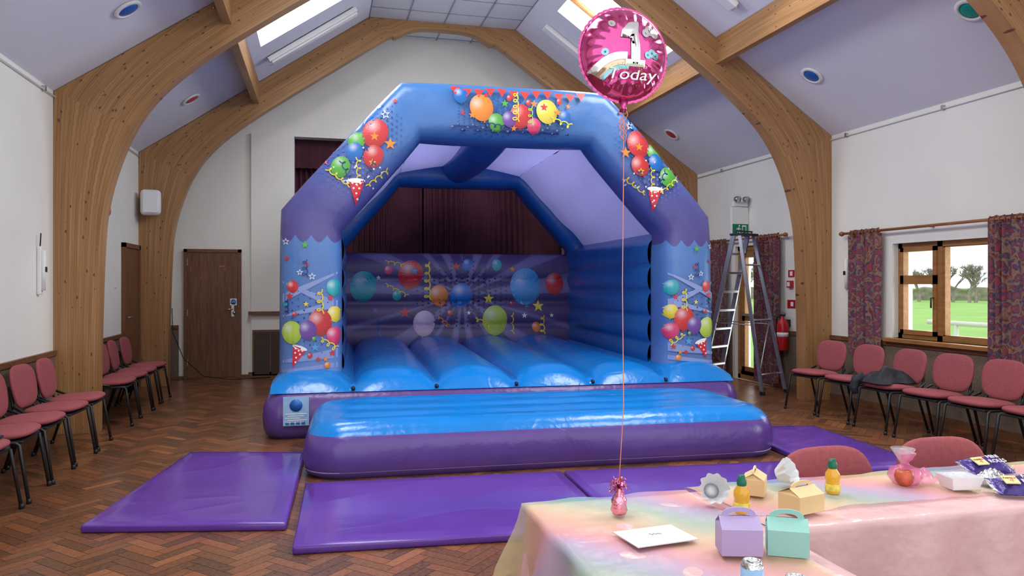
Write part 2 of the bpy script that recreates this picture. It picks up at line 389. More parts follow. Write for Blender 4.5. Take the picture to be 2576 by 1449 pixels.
def mk_truss(y0,w=.17):
    full=half+[((2*CX-a[0],a[1]),(2*CX-c[0],c[1])) for a,c in half[-2::-1]]
    b=MB()
    P=[]
    for i in range(len(full)-1):
        for k in range(4):
            t=k/4
            def cr(q):
                p0=full[max(i-1,0)][q];p1=full[i][q];p2=full[i+1][q];p3=full[min(i+2,len(full)-1)][q]
                if q==1: return tuple(p1[d]*(1-t)+p2[d]*t for d in(0,1))
                return tuple(.5*((2*p1[d])+(-p0[d]+p2[d])*t+(2*p0[d]-5*p1[d]+4*p2[d]-p3[d])*t*t+(-p0[d]+3*p1[d]-3*p2[d]+p3[d])*t**3) for d in(0,1))
            P.append((cr(0),cr(1)))
    P.append(full[-1])
    us=[0]
    for i in range(1,len(P)):
        us.append(us[-1]+math.hypot((P[i][0][0]+P[i][1][0]-P[i-1][0][0]-P[i-1][1][0])/2,(P[i][0][1]+P[i][1][1]-P[i-1][0][1]-P[i-1][1][1])/2))
    for i in range(len(P)-1):
        (a,c),(d,e)=P[i],P[i+1]; u0,u1=us[i],us[i+1]
        d0=math.hypot(a[0]-c[0],a[1]-c[1]); d1=math.hypot(d[0]-e[0],d[1]-e[1])
        if i<20 or i>len(P)-22: d0=d1=.43
        for y in(y0,y0+w):
            b.add([(a[0],y,a[1]),(c[0],y,c[1]),(e[0],y,e[1]),(d[0],y,d[1])],[(0,1,2,3)],'glu',False,[[(u0,.0),(u0,d0),(u1,d1),(u1,.0)]])
        b.add([(a[0],y0,a[1]),(a[0],y0+w,a[1]),(d[0],y0+w,d[1]),(d[0],y0,d[1])],[(0,1,2,3)],'glu',False,[[(u0,.005),(u0,.023),(u1,.023),(u1,.005)]])
        b.add([(c[0],y0,c[1]),(c[0],y0+w,c[1]),(e[0],y0+w,e[1]),(e[0],y0,e[1])],[(0,1,2,3)],'glu',False,[[(u0,.005),(u0,.023),(u1,.023),(u1,.005)]])
    for dz in(0,.09,.18):
        for s_ in(-1,1): b.lathe([(0,0),(.016,0),(.012,.012),(0,.014)],(CX+s_*(CX+.97+.13),y0-.001,4.40+dz),'brass',8,Matrix.Rotation(pi/2,4,'X'))
    return b.build('arched_roof_truss')
for y in(1.2,4.75,8.3,11.85): mk_truss(y)
def purlin(x,y0,y1):
    b=MB(); t=(x-XL)/(HX0-XL) if x<CX else (2*CX-x-XL)/(HX0-XL)
    zt=EZ+(RZ-EZ)*t+.02; zb=zt-.33; w=.09
    vs=[(x-w/2,y0,zb),(x+w/2,y0,zb),(x+w/2,y0,zt),(x-w/2,y0,zt)]; vs+=[(a,y1,c) for a,_,c in vs]
    U=[[(y0,.0),(y1,.0),(y1,.33),(y0,.33)]]
    b.add([vs[0],vs[4],vs[7],vs[3]],[(0,1,2,3)],'glu',False,U); b.add([vs[1],vs[5],vs[6],vs[2]],[(0,1,2,3)],'glu',False,U)
    b.add([vs[0],vs[4],vs[5],vs[1]],[(0,1,2,3)],'glu',False,[[(y0,.005),(y1,.005),(y1,.023),(y0,.023)]])
    b.build('roof_purlin')
for x in(-.97,2*CX+.97):
    for y0,y1 in((1.37,4.75),(4.92,8.3),(8.47,11.85)): purlin(x,y0,y1)
def batten(side,y):
    b=MB(); p=Vector(slope_pt(side,.555,y,-.05)); q=Vector(slope_pt(side,.92,y,-.05)); d=(q-p); L_=d.length; mid=(p+q)/2
    ang=math.atan2(d.z,d.x); R=Matrix.Rotation(-ang,4,'Y')
    b.box(mid,(L_,.16,.07),'white',.012,R); b.box(mid+(R@Vector((0,0,-.05))),(L_*.97,.12,.03),'white',.012,R)
    for k in(-.03,.03): b.tube([p+Vector((0,k,-.04))+(R@Vector((0,0,-.02))),q+Vector((0,k,-.04))+(R@Vector((0,0,-.02)))],.014,'tile',8)
    b.build('fluorescent_batten_light')
for s_ in 'LR':
    for y in(7.55,11.0): batten(s_,y)
def roundel(side,y,mat,t=.262):
    b=MB(); p=slope_pt(side,t,y,-.004); a=math.atan2(RZ-EZ,HX0-XL)
    R=Matrix.Rotation(-a if side=='L' else a,4,'Y')@Matrix.Rotation(pi,4,'X')
    b.lathe([(.0,0),(.135,0),(.135,.012),(.10,.022),(.095,.01)],p,'white',28,R); b.lathe([(.094,.006),(.094,.012),(.05,.018),(0,.02)],p,mat,28,R); b.build('ceiling_roundel_light')
roundel('L',7.46,'bluep');roundel('L',10.87,'red');roundel('R',5.42,'gpaint',.235);roundel('R',7.62,'bluep',.24);roundel('R',11.23,'red',.245)
b=MB(); b.b2(-.62,-.40,8.72,8.98,4.72,4.80,'black',.01); b.lathe([(0,-.08),(.05,-.08),(.065,.08),(.06,.08),(0,.05)],(-.52,8.85,4.62),'black',16,Matrix.Rotation(.5,4,'Y')); b.tube([(-.51,8.85,4.80),(-.51,8.85,5.05)],.012,'black'); b.build('stage_spotlight')
b=MB(); b.b2(XL,XL+.015,YF,YB,0,.8,'cork'); b.b2(XL,XL+.035,YF,YB,.79,.84,'trimw'); b.b2(XL,XL+.03,YF,YB,0,.09,'trimw'); b.build('trim_1')
b=MB()
for y0,y1 in((YF,FD[0]-.08),(FD[1]+.08,YB)):
    b.b2(XR-.015,XR,y0,y1,0,.8,'cork'); b.b2(XR-.035,XR,y0,y1,.79,.84,'trimw'); b.b2(XR-.03,XR,y0,y1,0,.09,'trimw')
b.build('trim_2')
b=MB(); b.b2(XL,-2.2,YB-.015,YB,0,.82,'cork'); b.b2(XL,-2.2,YB-.035,YB,.80,.85,'trimw'); b.b2(XL,-1.1,YB-.04,YB,0,.04,'trimw'); b.b2(-1.15,6.4,YB-.10,YB-.05,1.0,1.06,'trimw'); b.b2(-1.15,6.4,YB-.07,YB-.05,0,.08,'trimw'); b.build('trim_3')
b=MB()
for x in(XL+.02,XR-.02): b.tube([(x,YF,EZ-.06),(x,YB,EZ-.06)],.008,'white',6)
for y in(5,6.5,8,9.5,11):
    for x in(XL+.02,XR-.02): b.box((x,y,EZ-.05),(.03,.03,.05),'brass')
b.build('trim_4')
b=MB(); b.b2(-.44,4.26,YB+.25,YB+2.2,-.05,1.05,'trimw'); b.b2(-.5,4.3,YB+2.2,YB+2.25,-.05,4.2,'dark'); b.b2(-.55,-.5,YB+.25,YB+2.2,-.05,4.2,'dark'); b.b2(4.3,4.35,YB+.25,YB+2.2,-.05,4.2,'dark'); b.b2(-.5,4.3,YB+.25,YB+2.2,4.15,4.2,'dark'); b.build('stage')
def drape(b,p0,p1,z0,z1,folds,amp,mat,dirn,gather=1.0,seed=0,nu=None):
    nu=nu or folds*8
    p0=Vector(p0);p1=Vector(p1);dv=Vector(dirn)
    def fn(u,v):
        ph=folds*2*pi*u+ .9*math.sin(u*9+seed)+.25*math.sin(v*5+u*20)
        a=amp*(.55+.45*math.sin(u*13+seed*2))
        q=p0.lerp(p1,u)+dv*(a*math.sin(ph)*(.75+.25*(1-v)))
        return (q.x,q.y,z1+(z0-z1)*v+.006*math.sin(ph+1))
    b.grid(fn,nu,14,mat)
b=MB(); drape(b,(-.5,YB+.36),(1.715,YB+.36),1.06,4.0,24,.045,'velvet',(0,1)); drape(b,(1.74,YB+.36),(4.3,YB+.36),1.06,4.0,26,.045,'velvet',(0,1),seed=3); drape(b,(-.5,YB+.22),(4.3,YB+.22),3.45,3.95,42,.03,'velvet',(0,1),seed=5); b.build('stage_curtain')
def door_back():
    b=MB(); x0,x1=-2.12,-1.26; y=YB
    b.b2(x0-.0,x0+.05,y-.06,y,0,2.06,'trimw'); b.b2(x1-.05,x1,y-.06,y,0,2.06,'trimw'); b.b2(x0,x1,y-.06,y,2.01,2.06,'trimw')
    b.b2(x0+.05,x1-.05,y-.045,y,.01,2.01,'doorw',.003)
    b.b2(x1-.15,x1-.11,y-.053,y-.045,.98,1.20,'brass'); b.tube([(x1-.13,y-.05,1.10),(x1-.13,y-.10,1.10),(x1-.25,y-.10,1.10)],.01,'brass')
    b.lathe([(0,0),(.025,0),(.025,.01),(0,.012)],(x1-.11,y-.046,1.04),'brass',12,Matrix.Rotation(pi/2,4,'X'))
    b.b2(x1-.17,x1-.07,y-.049,y-.045,1.16,1.27,'white'); b.lathe([(0,0),(.042,0),(.042,.003),(0,.003)],(x1-.12,y-.05,1.215),'bluep',20,Matrix.Rotation(pi/2,4,'X'))
    for z in(.25,1.05,1.85): b.b2(x0+.04,x0+.06,y-.05,y-.04,z-.05,z+.05,'brass')
    for xx,zz,w_,h_ in((-2.02,1.70,.012,.07),(-1.6,1.78,.09,.018),(-1.52,1.73,.02,.015),(-1.88,1.60,.05,.008),(-1.9,.9,.03,.008)): b.b2(xx,xx+w_,y-.0462,y-.045,zz,zz+h_,'framew')
    o=b.build('door_1')
    text('fire_door_notice','Fire door\nkeep shut',.018,'textw',(x1-.12,y-.0535,1.215),(pi/2,0,0),o)
door_back()
b=MB(); b.b2(XL,XL+.05,LD[0],LD[0]+.06,0,2.06,'trimw');b.b2(XL,XL+.05,LD[1]-.06,LD[1],0,2.06,'trimw');b.b2(XL,XL+.05,LD[0],LD[1],2.0,2.06,'trimw'); b.b2(XL,XL+.03,LD[0]+.06,LD[1]-.06,.01,2.0,'doorw'); b.tube([(XL+.03,11.0,1.05),(XL+.08,11.0,1.05),(XL+.08,11.12,1.05)],.01,'brass'); b.build('door_2')
b=MB(); y=YB-.05; b.b2(-1.09,-.5,y-.02,y,.02,.76,'trimw'); b.b2(-1.06,-.82,y-.03,y-.02,.04,.73,'doorblk',.004); b.b2(-.80,-.53,y-.03,y-.02,.04,.73,'doorblk',.004); b.build('door_3')
def winframe(b,y0,y1,z0,z1,x=XR+.08,w=.06,mat='framew'):
    b.b2(x,x+.07,y0,y0+w,z0,z1,mat);b.b2(x,x+.07,y1-w,y1,z0,z1,mat);b.b2(x,x+.07,y0,y1,z0,z0+w,mat);b.b2(x,x+.07,y0,y1,z1-w,z1,mat)
def window(nm,W,mull,extra=True):
    b=MB(); y0,y1,z0,z1=W
    winframe(b,y0,y1,z0,z1)
    b.b2(XR+.08,XR+.15,mull-.035,mull+.035,z0,z1,'framew')
    winframe(b,mull+.03,y1-.05,z0+.05,z1-.42,XR+.06,.05); winframe(b,mull+.03,y1-.05,z1-.42,z1-.05,XR+.06,.05)
    winframe(b,y0+.04,mull-.03,z0+.04,z1-.04,XR+.09,.03)
    b.add([(XR+.11,y0,z0),(XR+.11,y1,z0),(XR+.11,y1,z1),(XR+.11,y0,z1)],[(0,1,2,3)],'glass',False)
    b.b2(XR-.09,XR+.10,y0-.06,y1+.06,z0-.045,z0,'framew',.006)
    b.tube([(XR+.05,mull+.06,1.35),(XR+.02,mull+.06,1.35),(XR+.02,mull+.06,1.24)],.009,'black')
    b.build(nm)
window('window_1',WIN,6.64); window('fill_window',FILL_WIN,2.8)  # the second is the added fill opening
def fdoor():
    b=MB(); y0,y1,z0,z1=FD; x=XR+.05
    winframe(b,y0,y1,z0,z1,x,.07)
    winframe(b,y0+.07,y1-.07,.02,z1-.07,x+.01,.11); b.b2(x+.01,x+.06,y0+.1,y1-.1,.92,1.02,'framew'); b.b2(x+.01,x+.06,y0+.1,y1-.1,.04,.2,'framew')
    b.add([(x+.04,y0,z0),(x+.04,y1,z0),(x+.04,y1,z1),(x+.04,y0,z1)],[(0,1,2,3)],'glass',False)
    b.b2(x-.03,x+.01,y0+.15,y1-.15,1.0,1.04,'brass')
    b.b2(x+.030,x+.034,9.9,10.25,1.66,1.84,'yelpaper')
    o=b.build('door_4')
    text('door_notice','EAST',.12,'black',(x+.028,10.08,1.75),(pi/2,0,-pi/2),o,scx=-1)
fdoor()
def curtains(nm,yr,z,rods,segs):
    b=MB(); x=XR-.10
    b.tube([(x,yr[0],z),(x,yr[1],z)],.016,'rodw',10)
    for y in yr: b.lathe([(0,-.04),(.022,-.03),(.032,0),(.022,.03),(0,.04)],(x,y,z),'rodw',12,Matrix.Rotation(pi/2,4,'X'))
    for y in rods: b.tube([(x,y,z),(XR,y,z)],.014,'rodw',8)
    for (y0,y1,zb) in segs:
        n=int((y1-y0)/.07)+2
        for i in range(n):
            yy=y0+(y1-y0)*(i+.5)/n
            b.tube([(x+.03*math.cos(a),yy,z-.008+.03*math.sin(a)) for a in [2*pi*k/12 for k in range(12)]],.005,'rodw',5,closed=True)
        drape(b,(x,y0),(x,y1),zb,z-.03,max(5,int((y1-y0)/.085)),.045,'paisley',(1,0),seed=y0)
        drape(b,(x,y0+.01),(x,y1-.01),z-.05,z+.035,max(5,int((y1-y0)/.085)),.03,'paisley',(1,0),seed=y0+1)
    b.build(nm)
curtains('window_curtains',(4.95,7.98),2.13,(6.64,5.1,7.9),[(7.33,7.84,.64),(5.15,5.88,.60)])
curtains('door_curtains',(9.15,11.42),2.20,(9.25,11.3),[(10.72,11.32,.10),(9.30,9.92,.08)])
curtains('window_curtains.001',(1.2,4.0),2.13,(1.3,3.9),[(1.3,1.8,.64),(3.5,3.95,.60)])  # curtains of the added out-of-view window
def wall_lamp(x,y,s):
    b=MB(); b.b2(x,x+s*.04,y-.03,y+.03,1.40,1.86,'white',.012); b.tube([(x+s*.05,y,1.44),(x+s*.05,y,1.82)],.022,'tile',10); b.tube([(x+s*.03,y-.02,1.86),(x+s*.04,y-.03,1.98)],.006,'black',6); b.box((x+s*.06,y+.01,1.64),(.03,.04,.05),'black'); b.build('wall_strip_lamp')
wall_lamp(XL,7.88,1); wall_lamp(XR,7.96,-1)
def extinguisher():
    b=MB(); c=(XR-.11,9.2,0); b.lathe([(0,.56),(.07,.565),(.08,.58),(.08,.92),(.072,.96),(.045,1.0),(.02,1.02),(.02,1.05),(0,1.05)],c,'red',24)
    b.box((c[0],c[1],1.06),(.03,.10,.03),'black',.005); b.box((c[0],c[1]-.03,1.095),(.02,.12,.012),'brass',.003,Matrix.Rotation(.25,4,'X'))
    b.tube([(c[0],c[1]+.04,1.05),(c[0]-.02,c[1]+.11,1.02),(c[0]-.02,c[1]+.12,.85),(c[0]-.02,c[1]+.10,.68)],.011,'black'); b.lathe([(.081,.76),(.081,.82)],c,'textw',24)
    b.box((XR-.03,9.2,.95),(.06,.06,.1),'black'); b.build('fire_extinguisher')
extinguisher()
b=MB(); b.b2(XR-.05,XR,9.10,9.20,1.45,1.55,'red',.005); b.b2(XR-.055,XR-.05,9.12,9.18,1.47,1.53,'white'); b.build('fire_call_point')
b=MB(); b.b2(XR-.006,XR,9.08,9.22,1.60,1.70,'red'); b.b2(XR-.008,XR-.006,9.12,9.18,1.62,1.68,'textw'); b.b2(XR-.006,XR,9.06,9.24,1.16,1.28,'red'); b.b2(XR-.008,XR-.006,9.10,9.16,1.19,1.25,'textw'); b.build('fire_notice')
def exit_sign():
    b=MB(); dx=.07
    x0,x1=6.06+dx,6.33+dx; y=10.22; z0,z1=2.25,2.43
    b.b2(x0-.01,x1+.01,y,y+.06,z0-.01,z1+.26,'white',.006); b.b2(x0,x1,y-.006,y,z0,z1,'green')
    yy=y-.009
    def q(pts): b.add([((a-6.02)*.8+x0,yy,c) for a,c in pts],[tuple(range(len(pts)))],'textw',False)
    b.lathe([(0,0),(.014,0),(.014,.002),(0,.002)],((6.16-6.02)*.8+x0,yy,2.40),'textw',12,Matrix.Rotation(pi/2,4,'X'))
    q([(6.135,2.38),(6.165,2.375),(6.155,2.32),(6.125,2.325)]); q([(6.125,2.33),(6.15,2.325),(6.185,2.30),(6.18,2.27),(6.17,2.27),(6.17,2.295)]); q([(6.125,2.33),(6.145,2.32),(6.11,2.28),(6.08,2.27),(6.08,2.28),(6.105,2.295)]); q([(6.16,2.375),(6.20,2.35),(6.195,2.34),(6.155,2.36)]); q([(6.14,2.378),(6.10,2.355),(6.095,2.33),(6.105,2.33),(6.112,2.35),(6.14,2.36)])
    q([(6.22,2.27),(6.31,2.27),(6.31,2.41),(6.22,2.41)])
    b.b2((6.235-6.02)*.8+x0,(6.295-6.02)*.8+x0,y-.011,y-.009,2.29,2.39,'green')
    b.b2(x1,XR,y+.01,y+.05,2.3,2.6,'white')
    b.build('emergency_exit_sign')
    b=MB(); b.b2(x0+.02,x1,y+.0,y+.08,2.70,2.78,'white',.01)
    for xx in(x0+.06,x1-.06):
        R=Matrix.Rotation(pi/2+.3,4,'X')@Matrix.Rotation(.25,4,'Y')
        b.lathe([(0,-.04),(.04,-.03),(.055,.03),(.05,.04),(0,.035)],(xx,y-.03,2.81),'brass',16,R); b.tube([(xx,y+.03,2.75),(xx,y-.0,2.81)],.01,'white',6)
    b.build('emergency_floodlight')
exit_sign()
b=MB(); b.box((-2.40,11.68,2.68),(.27,.20,.37),'white',.06,Matrix.Rotation(.25,4,'Z'),4); b.box((-2.385,11.58,2.68),(.20,.012,.30),'tile',.005,Matrix.Rotation(.25,4,'Z')); b.b2(-2.46,-2.34,11.76,11.85,2.62,2.72,'black'); b.build('wall_speaker')
b=MB(); b.lathe([(0,0),(.09,0),(.09,.03),(.06,.05),(0,.055)],(XL,10.14,2.42),'red',24,Matrix.Rotation(pi/2,4,'Y')); b.build('fire_alarm_bell')
b=MB(); b.b2(XL,XL+.012,10.55,10.64,1.45,1.54,'white',.003); b.build('light_switch')
b=MB(); b.tube([(-2.12,11.7,1.15),(-2.1,11.65,.8),(-2.0,11.9,.4),(-1.75,12.1,.10),(-1.4,12.3,.012),(-.8,12.45,.012)],.006,'black',6); b.build('electric_cable')
# ------------------------------------------------------------ chairs
def chair():
    b=MB()
    def cush(c,w,d,h,R,pw=3.2):
        def fn(u,v):
            a=2*pi*u; ph=-pi/2+pi*v
            ca,sa=math.cos(a),math.sin(a); cp,sp=math.cos(ph),math.sin(ph)
            e=lambda t,p: math.copysign(abs(t)**(2/p),t)
            return tuple(Vector(c)+R@Vector((w/2*e(ca,pw)*e(cp,3.5),d/2*e(sa,pw)*e(cp,3.5),h/2*e(sp,2.4))))
        b.grid(fn,32,12,'fabric')
    cush((0,.0,.455),.475,.43,.07,Matrix.Rotation(.05,4,'X'))
    b.box((0,0,.415),(.40,.36,.02),'black',.008)
    def fn(u,v):
        a=2*pi*u; ph=-pi/2+pi*v; e=lambda t,p: math.copysign(abs(t)**(2/p),t)
        x=.455/2*e(math.cos(a),3.4)*e(math.cos(ph),3.5); z=.36/2*e(math.sin(a),3.4)*e(math.cos(ph),3.5); y=.055/2*e(math.sin(ph),2.4)
        y+= .35*x*x-.02; x*=1-.25*max(0,-z/.18)*.5
        return (x,-.245+y-.16*z,.645+z)
    b.grid(fn,36,12,'fabric')
    for sx in(-1,1):
        x=.225*sx
        b.tube([(x*1.06,.225,.012),(x*1.0,.165,.40),(x*.98,.14,.415),(x*.98,-.12,.415),(x*1.0,-.15,.40),(x*1.06,-.27,.012)],.0125,'black',8)
        b.tube([(x*.98,.0,.41),(x*.85,-.21,.41),(x*.80,-.255,.47),(x*.75,-.29,.66)],.012,'black',8)
        b.tube([(x*1.04,.02,.415),(x*1.1,.0,.44),(x*1.12,-.15,.455),(x*1.0,-.24,.50)],.011,'black',8)
        for yy in(.227,-.272): b.lathe([(0,0),(.017,0),(.017,.03),(.012,.035),(0,.035)],(x*1.06,yy,0),'black',10)
    b.tube([(-.2,.14,.41),(.2,.14,.41)],.011,'black',8); b.tube([(-.2,-.12,.41),(.2,-.12,.41)],.011,'black',8)
    return b
ch=None
def put(x,y,rz):
    global ch
    if ch is None: ch=chair().build('stacking_chair',(x,y,0),rz)
    else: inst(ch,'stacking_chair',(x,y,0),rz)
for i,y in enumerate((4.83,5.38,5.95,6.47,7.05,7.6,8.80,9.33,9.85,10.42,4.27)): put(-2.18,y,-pi/2+[.05,-.04,.06,0,-.05,.03][i%6])
for i,y in enumerate((7.62,7.02,6.44,5.87,5.33,4.78,4.22)): put(5.66,y,pi/2+[.12,.03,-.04,.05,0,-.05,.02][i])
put(2.03,2.38,pi+.04); put(2.62,2.42,pi-.05)
b=MB()
def cf(u,v):
    x=5.40+.46*u; y=6.27+.36*v
    z=.497+.15*(math.sin(pi*u)**.6)*(math.sin(pi*v)**.6)*(.7+.9*noise.noise(Vector((u*4,v*4,1))))
    return (x+.04*noise.noise(Vector((u*3,v*3,5))),y+.06*noise.noise(Vector((u*3,v*3,9))),max(z,.494))
b.grid(cf,24,24,'coat'); b.tube([(5.46,6.55,.54),(5.40,6.60,.51),(5.37,6.60,.42),(5.38,6.58,.36)],[.05,.05,.045,.03],'coat',10); b.build('black_jacket')
b=MB(); b.box((-2.13,5.38,.503),(.24,.31,.015),'coat',.004,Matrix.Rotation(.1,4,'Z')); b.build('black_folder')
def ladder():
    b=MB(); top=2.22
    A0=Vector((5.76,8.85,0));A1=Vector((6.22,9.0,0)); B0=Vector((5.56,10.15,0));B1=Vector((6.02,10.42,0)); 
    mid=(A0+A1+B0+B1)/4+Vector((.06,0,0)); ax=((A1-A0).normalized()+(B1-B0).normalized()).normalized()
    T0_=mid-ax*.17+Vector((0,0,top)); T1_=mid+ax*.17+Vector((0,0,top))
    def bar(p,q,w,d,m='alu'):
        p=Vector(p);q=Vector(q);t=(q-p);L_=t.length;t.normalize(); s=ax-t*ax.dot(t); s.normalize(); r=t.cross(s)
        R=Matrix((s,r,t)).transposed().to_4x4(); b.box((p+q)/2,(w,d,L_),m,0,R)
    yv=Vector((-ax.y,ax.x,0))
    bar(B0,T0_+yv*.06,.025,.07);bar(B1,T1_+yv*.06,.025,.07)
    n=8
    for i in range(1,n):
        f=i/n; p=B0.lerp(T0_+yv*.06,f);q=B1.lerp(T1_+yv*.06,f); b.box((p+q)/2,((q-p).length,.085,.03),'alu',.004,Matrix.Rotation(math.atan2((q-p).y,(q-p).x),4,'Z'))
    bar(A0,T0_-yv*.04,.022,.05);bar(A1,T1_-yv*.04,.022,.05)
    for f in(.12,.45,.8):
        p=A0.lerp(T0_-yv*.04,f);q=A1.lerp(T1_-yv*.04,f); b.tube([p,q],.014,'alu',8)
    b.tube([A0.lerp(T0_,.12),A1.lerp(T1_,.45)],.01,'alu',6)
    b.box(mid+Vector((0,0,top+.0)),(.40,.22,.03),'black',.006,Matrix.Rotation(math.atan2(ax.y,ax.x),4,'Z'))
    for a,c in((A0,B0),(A1,B1)): b.tube([a.lerp(T0_ if a is A0 else T1_,.42),c.lerp(T0_ if c is B0 else T1_,.42)],.007,'alu',6)
    b.tube([T0_,T0_+Vector((-.02,0,.05)),T1_+Vector((.02,0,.05)),T1_],.012,'black',6)
    for p in(A0,A1,B0,B1): b.box(p+Vector((0,0,.025)),(.04,.08,.05),'black',.006)
    b.build('step_ladder')
ladder()
# ------------------------------------------------------------ mats
def slab(name,c,h=.05,bv=.015):
    bm=bmesh.new(); lo=[bm.verts.new((x,y,0)) for x,y in c]; hi=[bm.verts.new((x,y,h)) for x,y in c]
    bm.faces.new(lo[::-1]); bm.faces.new(hi)
    for i in range(4): bm.faces.new((lo[i],lo[(i+1)%4],hi[(i+1)%4],hi[i]))
    bmesh.ops.bevel(bm,geom=bm.edges[:],offset=bv,segments=3,profile=.5,affect='EDGES')
    bmesh.ops.recalc_face_normals(bm,faces=bm.faces[:])
    me=bpy.data.meshes.new(name); bm.to_mesh(me); bm.free(); me.materials.append(M['vmat'])
    for p in me.polygons: p.use_smooth=True
    o=bpy.data.objects.new(name,me); sc.collection.objects.link(o)
    def fn(u,v):
        e=.02
        uu=e+(1-2*e)*u; vv=e+(1-2*e)*v
        p=Vector((*c[0],0)).lerp(Vector((*c[1],0)),uu).lerp(Vector((*c[3],0)).lerp(Vector((*c[2],0)),uu),vv)
        ed=min(1,min(u,1-u,v,1-v)*14)
        wr=(1-abs(noise.noise(Vector((p.x*.7+p.y*.9,p.y*1.8-p.x*1.0,4)))))**14
        z=h+ed*(.004+.004*noise.noise(p*.9)+.0008*noise.noise(p*3)+.0022*wr)-(1-ed)*.001
        return (p.x,p.y,z)
    b=MB(); b.grid(fn,90,90,'vmat'); b.build('mat_cover',parent=o)
slab('crash_mat',[(-1.41,4.96),(-.21,4.70),(-.14,6.66),(-1.11,6.92)])
slab('crash_mat',[(-.16,4.27),(1.73,4.12),(1.80,5.49),(-.12,5.63)])
slab('crash_mat',[(1.755,4.12),(3.62,3.97),(3.70,5.35),(1.825,5.49)])
slab('crash_mat',[(3.86,5.0),(4.76,4.9),(4.90,6.62),(4.00,6.78)])
# ------------------------------------------------------------ castle
CA=empty('bouncy_castle',(-.53,7.45,0),math.radians(-2.4))
def rrect(x0,x1,y0,y1,r,step=.09):
    pts=[]
    def line(a,c):
        n=max(1,int(math.hypot(c[0]-a[0],c[1]-a[1])/step))
        for i in range(n): pts.append((a[0]+(c[0]-a[0])*i/n,a[1]+(c[1]-a[1])*i/n))
    def arc(cx,cy,a0):
        for i in range(8): a=a0+pi/2*i/8; pts.append((cx+r*math.cos(a),cy+r*math.sin(a)))
    line((x0+r,y0),(x1-r,y0)); arc(x1-r,y0+r,-pi/2); line((x1,y0+r),(x1,y1-r)); arc(x1-r,y1-r,0); line((x1-r,y1),(x0+r,y1)); arc(x0+r,y1-r,pi/2); line((x0,y1-r),(x0,y0+r)); arc(x0+r,y0+r,pi)
    return pts
def infl(b,x0,x1,y0,y1,h,r,bul,topm,sidem,ridges=0,rise=.0,split=.8,low=1.2):
    prof=[(bul*low,.0),(bul*low*.4,h*.08),(bul*.12,h*.20),(0,h*.40),(bul*.12,h*.60),(bul*.5,h*.78),(bul*1.0,h*.90),(bul*1.7,h*.985)]
    cx,cy=(x0+x1)/2,(y0+y1)/2; hw,hh=(x1-x0)/2,(y1-y0)/2
    base=rrect(x0,x1,y0,y1,r); rings=[]
    for ins,z in prof:
        kx,ky=(hw-ins)/hw,(hh-ins)/hh
        rings.append([(cx+(x-cx)*kx,cy+(y-cy)*ky,z) for x,y in base])
    li=prof[-1][0]; kx0,ky0=(hw-li)/hw,(hh-li)/hh
    for k in range(1,15):
        t=(k/14)*.98; row=[]
        for x,y in base:
            px=cx+(x-cx)*kx0*(1-t); py=cy+(y-cy)*ky0*(1-t)
            z=h+rise*min(1,t*4)
            if ridges:
                f=(py-y0)/(y1-y0)*ridges; z+=.045*(abs(math.sin(pi*f))**.55-.6)*min(1,t*6)
            row.append((px,py,z))
        rings.append(row)
    n=len(base)
    for i in range(len(rings)-1):
        mt=sidem if rings[i][0][2]<h*split else topm
        b.add(rings[i]+rings[i+1],[(k,(k+1)%n,n+(k+1)%n,n+k) for k in range(n)],mt)
    b.add(rings[-1],[tuple(range(n))],topm)
def weld(ob):
    bm=bmesh.new(); bm.from_mesh(ob.data); bmesh.ops.remove_doubles(bm,verts=bm.verts[:],dist=.0004); bmesh.ops.recalc_face_normals(bm,faces=bm.faces[:]); bm.to_mesh(ob.data); bm.free(); return ob
b=MB(); infl(b,-.04,5.0,.0,4.75,.50,.16,.07,'vblue','vpur',split=.85,low=1.0); base_ob=weld(b.build('base',parent=CA))
b=MB(); infl(b,.44,4.50,-1.63,-.08,.42,.28,.08,'vblue','vpur',ridges=4,rise=.0,split=.74,low=.7)
weld(b.build('front_step',parent=CA))
b=MB(); pts=rrect(.463,4.477,-1.607,-.103,.26); b.tube([(x,y,.055) for x,y in pts],.007,'vseam',6,closed=True); b.build('step_seam',parent=CA)
def bed(u,v):
    x=.04+4.88*u; y=.05+4.2*v
    f=(x/.8267)%1.0
    p=(1-abs(2*f-1)**2.2)**.5
    e=min(1,max(0,v/.07))**.5
    z=.455+.185*p*e+.06*v*p
    if v==0: z=.44
    return (x,y,z)
b=MB(); b.grid(bed,216,50,'vblue')
for k in range(1,6): b.tube([(.8267*k,.08,.478),(.8267*k,1.4,.475)],.012,'gap',6); b.lathe([(0,0),(.022,.0),(.012,.02),(0,.022)],(.8267*k,.07,.47),'gap',10,Matrix.Rotation(pi/2,4,'X'))
b.build('bouncing_bed',parent=CA)
outer=[(.08,.50),(.09,2.27),(1.31,3.65),(3.58,3.65),(4.85,2.28),(4.88,.50)]
inner=[(.71,.50),(.71,2.06),(1.54,3.03),(3.38,3.03),(4.25,2.06),(4.25,.50)]
